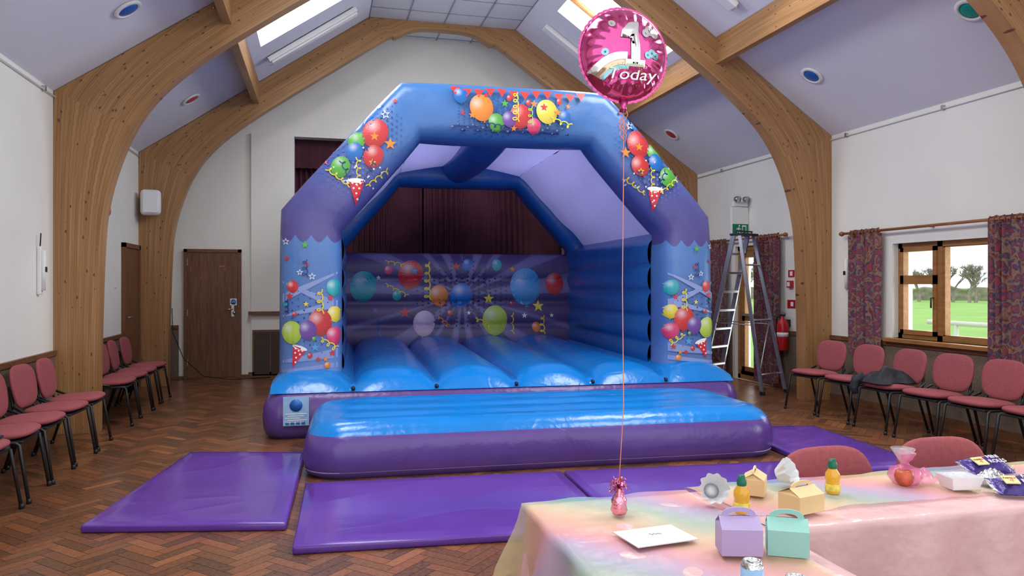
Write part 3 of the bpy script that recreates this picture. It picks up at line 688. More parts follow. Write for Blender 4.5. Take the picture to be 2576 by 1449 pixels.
def arch(b,y0,d,mat,outer=outer,inner=inner,n=28):
    rows=[]
    for i in range(5):
        K=10
        for k in range(K+(1 if i==4 else 0)):
            t=k/K
            o=Vector(outer[i]).lerp(Vector(outer[i+1]),t); a=Vector(inner[i]).lerp(Vector(inner[i+1]),t)
            j=min(t,1-t)*K; cre=0.0
            if (t<.5 and i>0) or (t>=.5 and i<4): cre=max(0,1-j/1.5)
            if i==0 and t<.5 or i==4 and t>=.5: cre=0
            rows.append((a,o,1-.10*cre,1-.03*cre))
    vs=[]
    e=lambda t,p: math.copysign(abs(t)**(2/p),t)
    for a,o,sy,sw in rows:
        mid=(a+o)/2; hv=(o-a)/2
        for k in range(n):
            th=2*pi*k/n
            s1=e(math.cos(th),4.0)*sw; s2=e(math.sin(th),3.4)*sy
            p=mid+hv*s1; vs.append((p.x,y0+d/2+d/2*s2,p.y))
    fs=[]
    for i in range(len(rows)-1):
        for k in range(n):
            l=(k+1)%n; fs.append((i*n+k,i*n+l,(i+1)*n+l,(i+1)*n+k))
    b.add(vs,fs,mat)
b=MB(); arch(b,.33,.60,'arch'); front=b.build('front_arch',parent=CA)
b=MB(); arch(b,4.10,.55,'vin'); b.build('rear_arch',parent=CA)
def bulged(b,fn3,u0,u1,z0,z1,bands,mat,amp=.07,nu=40):
    nz=bands*8
    def f(u,v):
        z=z0+(z1-z0)*v; bb=abs(math.sin(pi*v*bands))**.55
        return fn3(u0+(u1-u0)*u,z,amp*bb)
    b.grid(f,nu,nz,mat)
b=MB()
bulged(b,lambda x,z,k:(x,4.20-k,z),.60,4.32,.5,1.93,4,'rays',.05)
b.grid(lambda u,v:(.6+3.72*u,4.20+.2*(1-math.cos(pi*v)),1.93+.06*math.sin(pi*v)),20,8,'rays')
b.grid(lambda u,v:(.6+3.72*u,4.60,.4+1.53*v),4,4,'vpur')
backw=b.build('back_wall',parent=CA)
b=MB()
for s_,xw,xo in((1,.68,.12),(-1,4.27,4.82)):
    bulged(b,lambda y,z,k:(xw+s_*k,y,z),.80,4.25,.5,2.02,5,'vin',.05)
    b.grid(lambda u,v:(xw+(xo-xw)*v,.8+3.45*u,2.02+.12*math.sin(pi*v)),10,8,'vin')
    b.grid(lambda u,v:(xo-s_*.05*abs(math.sin(pi*v*5))**.5,.8+3.45*u,.5+1.54*v),10,40,'vpur')
b.build('side_walls',parent=CA)
b=MB()
for mir in(0,1):
    mx=(lambda x:4.93-x) if mir else (lambda x:x)
    def sl(u,v):
        x=.42+1.10*v; z=2.10+(3.22-2.10)*v; s_=-.06*math.sin(pi*v)*math.sin(pi*u)
        wv=.012*math.sin(u*26+v*9)+.01*math.sin(v*17+u*5)
        return (mx(x-s_*.7),.85+3.35*u,z+s_*.7+wv)
    b.grid(sl,40,24,'vlav')
    def tp(u,v):
        x=1.52+.945*v; z=3.22+.14*math.sin(pi*v*.5)-.10*math.sin(pi*v)*math.sin(pi*u)
        return (mx(x),.85+3.35*u,z)
    b.grid(tp,30,16,'vlav')
b.build('canopy',parent=CA)
b=MB()
b.tube([(2.44,.85+3.3*k/12,3.36-.06*math.sin(pi*k/12)) for k in range(13)],.27,'vin',20); b.build('roof_beam',parent=CA)
b=MB(); b.b2(.17,.41,-.026,-.02,.14,.42,'sticker'); b.lathe([(0,0),(.06,0),(.06,.002),(0,.002)],(.29,-.028,.335),'bluep',24,Matrix.Rotation(pi/2,4,'X'))
for k in range(5): b.b2(.19+.02*(k%2),.39-.03*(k%3),-.029,-.026,.25-.02*k,.256-.02*k,'textw')
for k in range(4): b.b2(.19+.05*k,.225+.05*k,-.029,-.026,.15,.175,'bluep')
b.build('instruction_sticker',parent=CA)
def bvh(ob): 
    me=ob.data; return BVHTree.FromPolygons([v.co[:] for v in me.vertices],[p.vertices[:] for p in me.polygons])
BF=bvh(front); BB=bvh(backw)
class Art:
    def __init__(s,tree,y0): s.t=tree;s.y0=y0;s.v=[];s.f=[];s.c=[];s.l=0
    def hit(s,x,z,off):
        h=s.t.ray_cast(Vector((x,s.y0,z)),Vector((0,1,0)))
        return None if h[0] is None else (x,h[0].y-off,z)
    def add(s,pts,faces,cols):
        s.l+=1; off=.004+.00018*s.l
        idx=[]
        for x,z in pts:
            p=s.hit(x,z,off); idx.append(None if p is None else len(s.v))
            if p: s.v.append(p)
        for f,c in zip(faces,cols):
            if any(idx[k] is None for k in f): continue
            ys=[s.v[idx[k]][1] for k in f]
            if max(ys)-min(ys)>.12: continue
            s.f.append([idx[k] for k in f]); s.c.append(c)
    def balloon(s,x,z,r,col,asp=1.15,ang=0,tail=True):
        R,N=6,22; pts=[(0,0)]
        for i in range(1,R+1):
            for k in range(N):
                a=2*pi*k/N; rr=r*i/R
                px=rr*math.cos(a); pz=rr*asp*math.sin(a)*(1.0 if math.sin(a)>0 else 1.12)
                pts.append((px,pz))
        ca,sa=math.cos(ang),math.sin(ang)
        P=[(x+a*ca-c*sa,z+a*sa+c*ca) for a,c in pts]
        fs=[(0,1+k,1+(k+1)%N) for k in range(N)]
        for i in range(R-1):
            for k in range(N): fs.append((1+i*N+k,1+(i+1)*N+k,1+(i+1)*N+(k+1)%N,1+i*N+(k+1)%N))
        cs=[]
        for f in fs:
            mx=sum(pts[k][0] for k in f)/len(f); mz=sum(pts[k][1] for k in f)/len(f)
            d=math.hypot(mx+.35*r,mz-.42*r)/r; w=max(0,1-d/.75)**1.5*.6; dk=1-.4*max(0,d-.75)
            cs.append(tuple(c*dk*(1-w)+w*.85 for c in col))
        s.add(P,fs,cs)
        if tail:
            kx,kz=0,-r*asp*1.15; q=[(kx,kz+.1*r),(kx-.14*r,kz-.1*r),(kx+.14*r,kz-.1*r)]
            s.add([(x+a*ca-c*sa,z+a*sa+c*ca) for a,c in q],[(0,1,2)],[tuple(c*.6 for c in col)])
    def star(s,x,z,r,col,ang=0.3,hollow=False):
        o=[(x+(r if k%2==0 else r*.42)*math.cos(ang+pi*k/5),z+(r if k%2==0 else r*.42)*math.sin(ang+pi*k/5)) for k in range(10)]
        if hollow:
            i_=[(x+(a-x)*.62,z+(c-z)*.62) for a,c in o]
            s.add(o+i_,[(k,(k+1)%10,10+(k+1)%10,10+k) for k in range(10)],[col]*10)
        else: s.add([(x,z)]+o,[(0,1+k,1+(k+1)%10) for k in range(10)],[col]*10)
    def ribbon(s,pts,w,col):
        n=len(pts); P=[]
        for i,(a,c) in enumerate(pts):
            d=Vector(pts[min(i+1,n-1)])-Vector(pts[max(i-1,0)])
            if d.length<1e-6: d=Vector((1,0))
            d.normalize(); P+=[(a-d.y*w/2,c+d.x*w/2),(a+d.y*w/2,c-d.x*w/2)]
        s.add(P,[(2*i,2*i+1,2*i+3,2*i+2) for i in range(n-1)],[col]*(n-1))
    def curl(s,x,z,L,amp,turns,col,w=.012,ang=-pi/2):
        pts=[]
        for i in range(turns*14+1):
            t=i/(turns*14); a=2*pi*turns*t
            lx=L*t+amp*.8*math.sin(a); ly=amp*math.cos(a)*(.6+.4*t)
            pts.append((x+lx*math.cos(ang)-ly*math.sin(ang),z+lx*math.sin(ang)+ly*math.cos(ang)))
        s.ribbon(pts,w,col)
    def dots(s,x,z,rx,rz,n,col,r=.012):
        for i in range(n):
            for j in range(n):
                a=(i-(n-1)/2)/(n/2);c=(j-(n-1)/2)/(n/2)+(.5/(n/2) if i%2 else 0)
                d=math.hypot(a,c)
                if d>1 : continue
                rr=r*(1-.6*d); px,pz=x+a*rx,z+c*rz
                s.add([(px+rr*math.cos(2*pi*k/6),pz+rr*math.sin(2*pi*k/6)) for k in range(6)],[tuple(range(6))],[col])
                s.l-=1
    def cone(s,x,z,L,w,ang,col=(.65,.02,.04)):
        ca,sa=math.cos(ang),math.sin(ang)
        T=lambda a,c:(x+a*ca-c*sa,z+a*sa+c*ca)
        n=6; P=[];F=[]
        for i in range(n+1):
            t=i/n
            P+=[T(-w*t,-L*(1-t)),T(0,-L*(1-t)),T(w*t,-L*(1-t))]
        for i in range(n): F+=[(3*i,3*i+1,3*i+4,3*i+3),(3*i+1,3*i+2,3*i+5,3*i+4)]
        s.add(P,F,[col]*len(F))
        for a,c in((0,-.15),(.35,-.3),(-.35,-.3),(0,-.5),(.15,-.72),(-.5,-.1),(.5,-.1)):
            q=T(a*w,c*L); s.add([(q[0]+.09*w*math.cos(k)*1.6,q[1]+.09*w*math.sin(k)*1.6) for k in range(6)],[tuple(range(6))],[(.85,.85,.85)]); s.l-=1
        s.add([T(w*1.1*math.cos(2*pi*k/14),w*.3*math.sin(2*pi*k/14)) for k in range(14)],[tuple(range(14))],[(.85,.85,.8)])
    def build(s,name):
        me=bpy.data.meshes.new(name); me.from_pydata(s.v,[],s.f); ca=me.color_attributes.new('Col','FLOAT_COLOR','CORNER')
        for p,c in zip(me.polygons,s.c):
            for li in p.loop_indices: ca.data[li].color=c+(1,)
        me.materials.append(M['print']); o=bpy.data.objects.new(name,me); sc.collection.objects.link(o); o.parent=CA
RED=(.60,.03,.035);BLU=(.01,.15,.50);GRN=(.09,.40,.05);ORG=(.82,.25,.03);YEL=(.78,.62,.06);PUR=(.16,.06,.34);PNK=(.68,.05,.16);TEA=(.03,.38,.42);LBL=(.07,.34,.64);WHT=(.8,.8,.85);NVY=(.01,.04,.20);LRAY=(.24,.31,.58);LIM=(.45,.60,.07)
A=Art(BF,-1.0)
def band(p0,p1,w0,w1,col):
    n=10;P=[]
    for i in range(n+1):
        t=i/n;x=p0[0]+(p1[0]-p0[0])*t;z=p0[1]+(p1[1]-p0[1])*t;w=w0+(w1-w0)*t
        for k in range(4): P.append((x,z+w*(k/3-.5)))
    A.add(P,[(4*i+k,4*i+k+1,4*i+5+k,4*i+4+k) for i in range(n) for k in range(3)],[col]*(3*n))
for mir in(0,1):
    X=(lambda x:4.96-x) if mir else (lambda x:x); sg=-1 if mir else 1
    for z0,z1,w0,w1 in((1.52,1.28,.02,.10),(1.18,1.30,.02,.08),(.72,.80,.03,.10),(.62,.68,.03,.05)):
        band((X(.13),z0),(X(.67),z1),w0,w1,LRAY)
    band((X(.13),1.36),(X(.67),1.62),.09,.02,LRAY)
    A.dots(X(.40),1.12,.26,.35,9,NVY,.014)
    for x,z,r,c in((.23,1.48,.055,RED),(.635,1.47,.075,TEA),(.64,1.20,.07,YEL),(.22,1.02,.10,LIM),(.50,1.12,.115,RED),(.64,.98,.08,PNK),(.38,1.04,.085,PUR)): A.balloon(X(x),z,r,c,1.1,.15*sg)
    A.cone(X(.30),.86,.21,.07,-.35*sg)
    for x,z,r,c in((.16,1.93,.04,WHT),(.35,1.90,.04,GRN),(.37,1.70,.03,RED),(.17,1.76,.03,RED),(.30,1.62,.035,WHT),(.42,1.58,.04,WHT),(.16,1.30,.04,TEA),(.45,.86,.045,LBL),(.62,.80,.035,RED),(.48,.74,.03,RED),(.2,1.38,.04,RED),(.55,.74,.03,ORG),(.36,1.30,.03,YEL),(.6,1.36,.035,RED)): A.star(X(x),z,r,c,.3,c==WHT)
    for x,z,r,c in((.40,.78,.025,RED),(.57,.68,.03,ORG),(.25,1.2,.022,RED),(.44,.95,.02,GRN)): A.balloon(X(x),z,r,c,1,0,False)
    A.curl(X(.5),1.45,.25,.035,3,YEL,.012); A.curl(X(.35),1.75,.18,.03,3,NVY,.010); A.curl(X(.5),.95,.2,.03,3,YEL,.011,-.6 if not mir else pi+.6); A.curl(X(.17),1.35,.15,.02,3,NVY,.01)
    A.dots(X(.80),2.72,.30,.34,12,(.12,.16,.50),.016); A.dots(X(1.12),3.1,.22,.28,9,(.02,.08,.34),.018)
    for x,z,r,c in((1.0,3.27,.12,BLU),(.86,2.97,.085,GRN),(1.05,3.06,.13,RED),(.70,2.70,.095,GRN),(.84,2.86,.085,BLU),(1.03,2.82,.10,RED)): A.balloon(X(x),z,r,c,1.12,-.35*sg)
    A.star(X(1.20),2.95,.065,ORG); A.star(X(.95),2.90,.05,NVY); A.star(X(1.04),3.02,.05,ORG); A.star(X(1.15),3.25,.05,WHT,.5,True); A.star(X(.78),2.55,.04,WHT); A.star(X(1.25),3.4,.03,RED); A.star(X(.55),2.75,.03,PNK);A.star(X(1.02),2.75,.04,YEL,.3,True)
    for k in range(5): A.curl(X(.88+.04*(k-2)),2.50,.30,.025,4,[YEL,NVY,YEL,NVY,YEL][k],.010,pi/2+(.9-.45*k)*sg)
    A.cone(X(.86),2.56,.26,.08,-.02)
    for k in range(14): A.star(X(.55+.7*random.random()),2.4+.5*random.random(),.014,WHT)
A.dots(2.30,3.30,.42,.24,14,(.01,.07,.32),.020); A.dots(2.75,3.28,.35,.22,10,(.01,.07,.32),.018)
band((1.85,3.16),(3.0,3.14),.02,.05,NVY)
for i in range(24):
    x=1.85+1.3*i/24; A.balloon(x,3.15+.03*math.sin(i*2.1),.018+.012*random.random(),NVY,.5,0,False)
for x,z,r,c in((1.93,3.49,.075,BLU),(2.15,3.37,.125,ORG),(2.31,3.22,.085,GRN),(2.57,3.30,.115,RED),(2.45,3.26,.075,PUR),(2.72,3.20,.075,PNK),(2.86,3.36,.115,YEL),(3.06,3.30,.07,BLU),(2.45,3.48,.03,RED),(2.66,3.44,.03,RED),(3.0,3.47,.03,RED)): A.balloon(x,z,r,c,1.08,random.uniform(-.25,.25))
for k in range(12):
    x=1.82+.125*k; z=3.595-.035*math.sin(pi*((k%4)+.5)/4); A.add([(x,z),(x+.11,z-.004),(x+.05,z-.095)],[(0,1,2)],[(.72,.05,.04)])
for x,z,r,c in((2.4,3.42,.045,GRN),(2.72,3.43,.045,ORG),(2.83,3.40,.045,RED),(2.05,3.28,.04,ORG),(2.98,3.35,.045,ORG),(2.5,3.16,.035,ORG),(2.2,3.5,.03,RED),(3.1,3.42,.03,ORG),(1.95,3.30,.03,RED)): A.star(x,z,r,c)
A.curl(2.52,3.55,.32,.035,5,YEL,.012); A.curl(2.9,3.28,.25,.03,3,YEL,.012,-.3); A.curl(2.2,3.2,.2,.025,3,NVY,.01,-.2); A.curl(2.68,3.4,.2,.03,3,LIM,.01)
A.build('printed_artwork')
A=Art(BB,3.0)
A.dots(2.5,1.33,.75,.55,17,(.03,.02,.11),.03)
for x,z,r,c in((.97,1.48,.20,TEA),(1.69,1.66,.19,RED),(2.13,1.33,.14,ORG),(2.48,1.33,.17,BLU),(1.48,1.33,.07,TEA),(1.9,.90,.17,(.62,.45,.60)),(3.02,.94,.20,LIM),(3.52,1.48,.25,LBL),(4.0,1.52,.15,RED),(3.05,1.81,.08,TEA),(2.58,1.81,.08,BLU),(1.35,1.72,.06,PNK),(3.3,1.2,.03,RED),(2.3,1.05,.04,RED),(3.7,.82,.07,ORG)): A.balloon(x,z,r,c,1.12,random.uniform(-.3,.3))
for x,z,r,c in((2.92,1.27,.09,YEL),(3.73,1.15,.10,YEL),(1.6,1.06,.09,RED),(1.75,1.7,.06,LBL),(2.4,1.78,.07,RED),(3.3,1.74,.05,ORG),(1.15,1.1,.05,PUR),(3.5,1.0,.05,WHT),(2.6,1.05,.04,WHT),(1.2,1.6,.04,WHT),(3.95,1.0,.04,WHT)): A.star(x,z,r,c)
A.curl(1.95,1.85,.6,.05,5,YEL,.022); A.curl(2.85,1.85,.5,.04,4,NVY,.016); A.curl(3.8,1.0,.3,.04,3,YEL,.018); A.curl(1.3,1.5,.4,.03,4,YEL,.014,-.5); A.curl(2.7,.95,.3,.04,3,YEL,.018,-.4); A.curl(3.3,1.05,.35,.03,3,YEL,.014); A.curl(1.3,1.85,.3,.03,3,YEL,.014,-.2); A.curl(1.2,1.0,.3,.03,3,BLU,.014); A.curl(2.1,1.0,.25,.03,3,ORG,.014,-.7)
A.build('printed_back_artwork')
# ------------------------------------------------------------ tables
def cloth(b,x0,x1,y0,y1,z,hl,hr,hf,hb,mat,amp=.03,fl=.06,kk=22,res=.03,wr=.004,seed=0):
    U0,U1,V0,V1=x0-hl,x1+hr,y0-hf,y1+hb
    nu=int((U1-U0)/res);nv=int((V1-V0)/res)
    def fn(u,v):
        a=U0+(U1-U0)*u;c=V0+(V1-V0)*v
        px=min(max(a,x0),x1);py=min(max(c,y0),y1);dx,dy=a-px,c-py
        d=math.hypot(dx,dy); zz=z+wr*noise.noise(Vector((a*7,c*7,seed)))+wr*1.5*abs(noise.noise(Vector((a*3+c*2,c*2-a,seed+4))))
        if d>1e-6:
            ex,ey=dx/d,dy/d
            arc=(c if abs(dx)>abs(dy) else a)
            o=.012+fl*min(1,d)+amp*min(1,d*4)*(math.sin(arc*kk+2*noise.noise(Vector((arc*2,seed,0)))))
            zz=z-max(0,d-.012); px+=ex*o;py+=ey*o
            zz=max(zz,.02)
        return (px,py,zz)
    b.grid(fn,nu,nv,mat)
def table(name,x0,x1,y0,y1):
    b=MB(); b.b2(x0,x1,y0,y1,.69,.728,'trimw',.004)
    for x in(x0+.06,x1-.06):
        for y in(y0+.04,y1-.04): b.tube([(x,y,.70),(x,y,0)],.014,'black',8)
        b.tube([(x,y0+.04,.3),(x,y1-.04,.3)],.01,'black',8)
    return b.build(name)
table('folding_table',.71,1.34,.75,2.47); table('folding_table.001',1.37,3.15,2.06,2.50)
b=MB(); cloth(b,.70,1.35,.74,2.48,.733,.62,.05,.6,.4,'pinkcloth',.022,.05,24,wr=.003,res=.02); b.build('pink_tablecloth')
b=MB(); cloth(b,1.365,3.16,2.05,2.51,.734,.0,.55,.62,.12,'pinkcloth',.018,.03,17,seed=3,wr=.004,res=.02); b.build('pink_tablecloth')
b=MB(); cloth(b,.685,1.30,.74,2.49,.738,.45,-.0,.4,.28,'tulle',.05,.20,15,wr=.008,seed=8,res=.02); b.build('rainbow_tulle_overlay')
b=MB(); cloth(b,1.32,3.16,2.16,2.53,.740,.0,.3,.0,.10,'tulle',.03,.06,19,wr=.010,seed=11,res=.02); b.build('rainbow_tulle_overlay')
TZ=.750
b=MB(); c=[(.85,2.09),(1.05,2.11),(1.07,1.97),(.87,1.95)]; b.add([(x,y,TZ+.003) for x,y in c]+[(x,y,TZ) for x,y in c],[(0,1,2,3),(4,5,6,7),(0,1,5,4),(1,2,6,5),(2,3,7,6),(3,0,4,7)],'paper',False)
b.tube([(.945+.004*k,2.04+.007*math.sin(k*1.9)*(1 if k<6 else .5),TZ+.0035) for k in range(11)],.0007,'black',5); b.build('white_card')
def gbox(name,x,y,rz,mat,w=.112,d=.085,h=.072,k=1.0,kh=1.0):
    b=MB(); w*=k;d*=k;h*=k*kh
    b.b2(-w/2,w/2,-d/2,d/2,0,h,mat)
    g=.028*k*kh; hh=h+g
    b.add([(-w/2,-d/2,h),(w/2,-d/2,h),(w/2,-.002,hh),(-w/2,-.002,hh)],[(0,1,2,3)],mat,False)
    b.add([(-w/2,d/2,h),(w/2,d/2,h),(w/2,.002,hh),(-w/2,.002,hh)],[(0,1,2,3)],mat,False)
    for s_ in(-1,1): b.add([(s_*w/2,-d/2,h),(s_*w/2,d/2,h),(s_*w*.38,0,hh-.004)],[(0,1,2)],mat,False)
    n=12; O=[];I=[]
    for i in range(n+1):
        a=pi*i/n; O.append((.42*w*math.cos(a),hh-.002+.026*k*kh*math.sin(a)**.7)); I.append((.26*w*math.cos(a),hh-.002+.013*k*kh*math.sin(a)**.7))
    for yy in(-.0025,.0025):
        P=[(p[0],yy,p[1]) for p in O]+[(p[0],yy,p[1]) for p in I]
        b.add(P,[(i,i+1,n+2+i,n+1+i) for i in range(n)],mat,False)
    b.add([(p[0],-.0025,p[1]) for p in O]+[(p[0],.0025,p[1]) for p in O],[(i,i+1,n+2+i,n+1+i) for i in range(n)],mat,False)
    b.build(name,(x,y,TZ),rz)
gbox('party_box',1.135,1.86,-.30,'lil'); gbox('party_box',1.262,1.82,-.50,'teal',k=.97); gbox('party_box',1.51,2.37,.9,'yel',k=.90,kh=.85); gbox('party_box',1.545,2.15,.25,'yel',k=1.05,kh=.75)
def bottle(x,y):
    b=MB(); b.lathe([(0,0),(.022,0),(.026,.006),(.026,.03),(.023,.042),(.026,.055),(.025,.072),(.013,.090),(.013,.096)],(0,0,0),'orange',24); b.lathe([(.0262,.012),(.0268,.013),(.0268,.034),(.0262,.035)],(0,0,0),'label',24)
    b.lathe([(.015,.090),(.016,.094),(.016,.108),(.012,.112),(.010,.123),(0,.125)],(0,0,0),'cap',20); b.build('juice_bottle',(x,y,TZ))
bottle(1.335,2.17);bottle(1.775,2.29)
def can(x,y):
    b=MB(); b.lathe([(0,.0),(.022,.0),(.026,.008),(.026,.095),(.022,.103),(.022,.107),(.020,.107),(.019,.103),(0,.103)],(0,0,0),'silver',24); b.lathe([(.0262,.012),(.0262,.092)],(0,0,0),'sticker',24); b.box((.0,.004,.105),(.012,.02,.0015),'alu'); b.build('drink_can',(x,y,.747))
can(.975,1.54);can(1.015,1.43)
def pcup(x,y,rx,rz,dz):
    b=MB(); 
    def fn(u,v):
        a=2*pi*u; r=.026+.024*v+.004*v*math.cos(10*a); return (r*math.cos(a),r*math.sin(a),.055*v-.004*v*math.cos(10*a))
    b.grid(fn,60,6,'paper'); b.lathe([(0,.001),(.026,.0)],(0,0,0),'paper',30)
    o=b.build('paper_cup',(x,y,TZ+dz)); o.rotation_euler=(rx,0,rz)
pcup(1.315,2.33,1.15,-.3,.030); pcup(1.67,2.46,1.1,.6,.030)
E=empty('sweet_bag',(2.13,2.34,TZ)); E.scale=(.88,.88,.88)
b=MB(); b.lathe([(0,.004),(.02,.0),(.036,.02),(.040,.04),(.034,.062),(.018,.07),(0,.062)],(-.03,-.03,0),'apple',20); b.build('apple',parent=E)
b=MB(); b.lathe([(0,0),(.05,.0),(.07,.03),(.06,.06),(.02,.08),(.015,.09),(.03,.105),(.045,.13)],(0,0,0),'pinkbag',18); b.lathe([(.01,.085),(.03,.12),(.05,.15)],(-.01,0,0),'clear',14)
def bagf(u,v): return (.02+.13*u,-.06+.11*v,.01+.05*math.sin(pi*u)*math.sin(pi*v)+.02*noise.noise(Vector((u*5,v*5,3))))
b.grid(bagf,14,14,'pinkbag'); b.build('cellophane',parent=E)
b=MB(); 
w0,w1,d0,d1,h=.05,.062,.036,.047,.045
P=[(-w0,-d0,0),(w0,-d0,0),(w0,d0,0),(-w0,d0,0),(-w1,-d1,h),(w1,-d1,h),(w1,d1,h),(-w1,d1,h)]
b.add(P,[(0,1,2,3),(0,1,5,4),(1,2,6,5),(2,3,7,6),(3,0,4,7)],'paper',False); b.box((-.01,.01,.04),(.09,.06,.02),'clear',.008); b.build('paper_tray',(2.28,2.24,TZ),-.15)
def pack(x,y,rz,z=0,w=.20,d=.10,txt=None,tx=0):
    b=MB()
    def fn(u,v):
        s_=(math.sin(pi*min(1,max(0,(u-.06)/.88)))**.4 if .06<u<.94 else 0); t=(math.sin(pi*v)**.6)
        return (-w/2+w*u,-d/2+d*v,.002+.035*s_*t+.003*noise.noise(Vector((u*12,v*12,x))))
    b.grid(fn,28,14,'snack'); b.grid(lambda u,v:(-w/2+w*u,-d/2+d*v,0),1,1,'snack',False)
    for u0 in(-w/2-.012,w/2): b.b2(u0,u0+.012,-d/2+.01,d/2-.01,.001,.004,'silver')
    b.b2(-w*.38,-w*.12,-d*.30,d*.15,.034,.0385,'yelpaper')
    o=b.build('snack_pack',(x,y,TZ+z),rz); o.rotation_euler=(tx,0,rz)
    if txt:
        text('pack_lettering',txt,.028,'textw',(.025,-.004,.0405),(0,0,0),o); text('pack_number','FAMILY\n12',.014,'red',(-w*.25,-d*.08,.0395),(0,0,0),o)
pack(2.44,2.13,-.35,.018,.19,.10,'MINI\nROLLS',.35); pack(2.57,2.40,.0,.02,.20,.10,'MINI\nROLLS',.4); pack(2.72,2.24,-.4,.0,.2,.1,'MINI\nROLLS')
b=MB()
b.grid(lambda u,v:(-.06+.12*u,-.04+.08*v,.045*math.sin(pi*u)**.5*math.sin(pi*v)**.5+.012*noise.noise(Vector((u*9,v*9,0)))),26,18,'silver'); b.build('foil_wrapped_snack',(2.46,2.27,TZ+.003),.2)
# ------------------------------------------------------------ balloon
BL=empty('foil_balloon',(.96,2.27,0))
b=MB(); Rr=.150; cz=2.252
for sgn in(-1,1):
    def fn(u,v):
        a=2*pi*u; r=Rr*v; d=(1-v**2.6)**.62*.062; 
        d+=.0055*math.cos(a*22)*max(0,v-.55)/.45*(1-v)*4
        if v>.999: d=0
        return (r*math.cos(a),sgn*d,cz+r*math.sin(a))
    b.grid(fn,132,22,'foilpink')
def rim(u,v): a=2*pi*u; r=Rr+.008*v+.0015*math.cos(44*a); return (r*math.cos(a),.002*math.cos(44*a)*v,cz+r*math.sin(a))
b.grid(rim,176,2,'foilpink')
b.tube([(0,0,cz-Rr-.001),(0,0,cz-Rr-.018),(0,0,cz-Rr-.034)],[.018,.010,.014],'foilpink',8)
bo=b.build('foil_envelope',parent=BL)
tr=bvh(bo)
def bart(pts2,faces,mat,off):
    vs=[]
    for x,z in pts2:
        h=tr.ray_cast(Vector((x,-1,cz+z)),Vector((0,1,0))); vs.append((x,(h[0].y if h[0] else 0)-off,cz+z))
    return vs,faces,mat
b=MB()
def rib(r0,r1,cx,czz,a0,a1,mat,off=.0015):
    P=[];n=26
    for i in range(n+1):
        a=a0+(a1-a0)*i/n
        for k in range(4):
            r=r0+(r1-r0)*k/3; P.append((cx+r*math.cos(a),czz+r*math.sin(a)))
    v,f,m_=bart(P,[(4*i+k,4*i+k+1,4*i+5+k,4*i+4+k) for i in range(n) for k in range(3)],mat,off); b.add(v,f,m_)
M['bsil']=pm('silver_print',(.80,.76,.80),.16,.75,var=.1); M['bgold']=pm('gold_print',(.75,.6,.38),.15,.75,var=.1); M['bteal']=pm('teal_print',(.3,.58,.64),.15,.7,var=.1); M['bdeep']=pm('deep_pink_print',(.46,.025,.17),.2,.75,var=.1)
rib(.104,.128,-.02,-.135,1.5,2.6,'bsil');rib(.088,.103,-.02,-.135,1.4,2.6,'bgold');rib(.073,.087,-.02,-.135,1.4,2.6,'bteal')
rib(0,.118,.0,-.015,-2.75,-.45,'bdeep',.001)
def pol(P,mat,off=.003):
    cx=sum(p[0] for p in P)/len(P);cy=sum(p[1] for p in P)/len(P); pts=[(cx,cy)];n=len(P)
    for k in(1,2,3,4):
        for p in P: pts.append((cx+(p[0]-cx)*k/4,cy+(p[1]-cy)*k/4))
    fs=[(0,1+k,1+(k+1)%n) for k in range(n)]
    for r in range(3):
        for k in range(n): fs.append((1+r*n+k,1+r*n+(k+1)%n,1+(r+1)*n+(k+1)%n,1+(r+1)*n+k))
    v,f,m_=bart(pts,fs,mat,off); b.add(v,f,m_)
pol([(-.005,.09),(.026,.10),(.032,.095),(.032,.0),(.032,-.03),(.0,-.03),(.0,.0),(0,.045),(-.035,.04),(-.03,.062)],'bsil')
pol([(-.02,-.03),(.050,-.03),(.050,-.052),(-.02,-.052)],'bsil',.0035)
for cx_,cy_,r in((.07,.07,.018),(.088,.062,.016),(.055,.06,.014),(.075,-.005,.014),(.09,-.012,.012),(.06,-.012,.012),(-.085,-.01,.012),(-.06,.085,.012)):
    pol([(cx_+r*math.cos(2*pi*k/12),cy_+r*math.sin(2*pi*k/12)) for k in range(12)],'bteal' if cy_<.03 else 'bsil',.002)
for i in range(26):
    a=random.uniform(-2.6,-.5);r=random.uniform(.04,.11);x_,z_=r*math.cos(a),-.01+r*math.sin(a); s_=.0022
    pol([(x_-s_,z_),(x_,z_-s_),(x_+s_,z_),(x_,z_+s_)],'bgold',.004)
b.build('foil_print',parent=BL)
t=text('balloon_lettering','Today',.066,'textw',(-.004,-.064,cz-.080),(pi/2-.42,0,0),BL,ext=.0008,shear=.4)
b=MB(); b.tube([(0,0,cz-Rr-.03),(.002,.002,1.9),(-.003,0,1.5),(.001,0,1.1),(-.015,0,TZ+.10)],.0016,'ribbon',6)
for k in range(5):
    a0=k*1.3; b.tube([(.012*math.cos(a0+i*.9)*(1+.3*math.sin(i)),.012*math.sin(a0+i*.9),2.03-.012*i+.02*math.sin(k*2)+.005*k) for i in range(6)],.0016,'ribbon',5)
b.build('balloon_ribbon',parent=BL)
b=MB(); b.lathe([(0,0),(.022,.0),(.028,.012),(.024,.03),(.026,.045),(.016,.062),(.009,.075),(.012,.085)],(-.015,0,TZ-.003),'foilpale',16)
for k in range(60):
    a=random.uniform(0,2*pi);e=random.uniform(-.3,1.4);L_=random.uniform(.025,.042)
    p=Vector((-.015,0,TZ+.082)); q=p+Vector((math.cos(a)*math.cos(e),math.sin(a)*math.cos(e),math.sin(e)))*L_; r=q+Vector((math.cos(a)*.006,math.sin(a)*.006,-.010))
    s_=Vector((-math.sin(a),math.cos(a),0))*.0025
    b.add([p-s_,p+s_,q+s_,q-s_,r+s_,r-s_],[(0,1,2,3),(3,2,4,5)],'foilpale' if k%2 else 'foilpink',False)
b.build('balloon_weight',parent=BL)
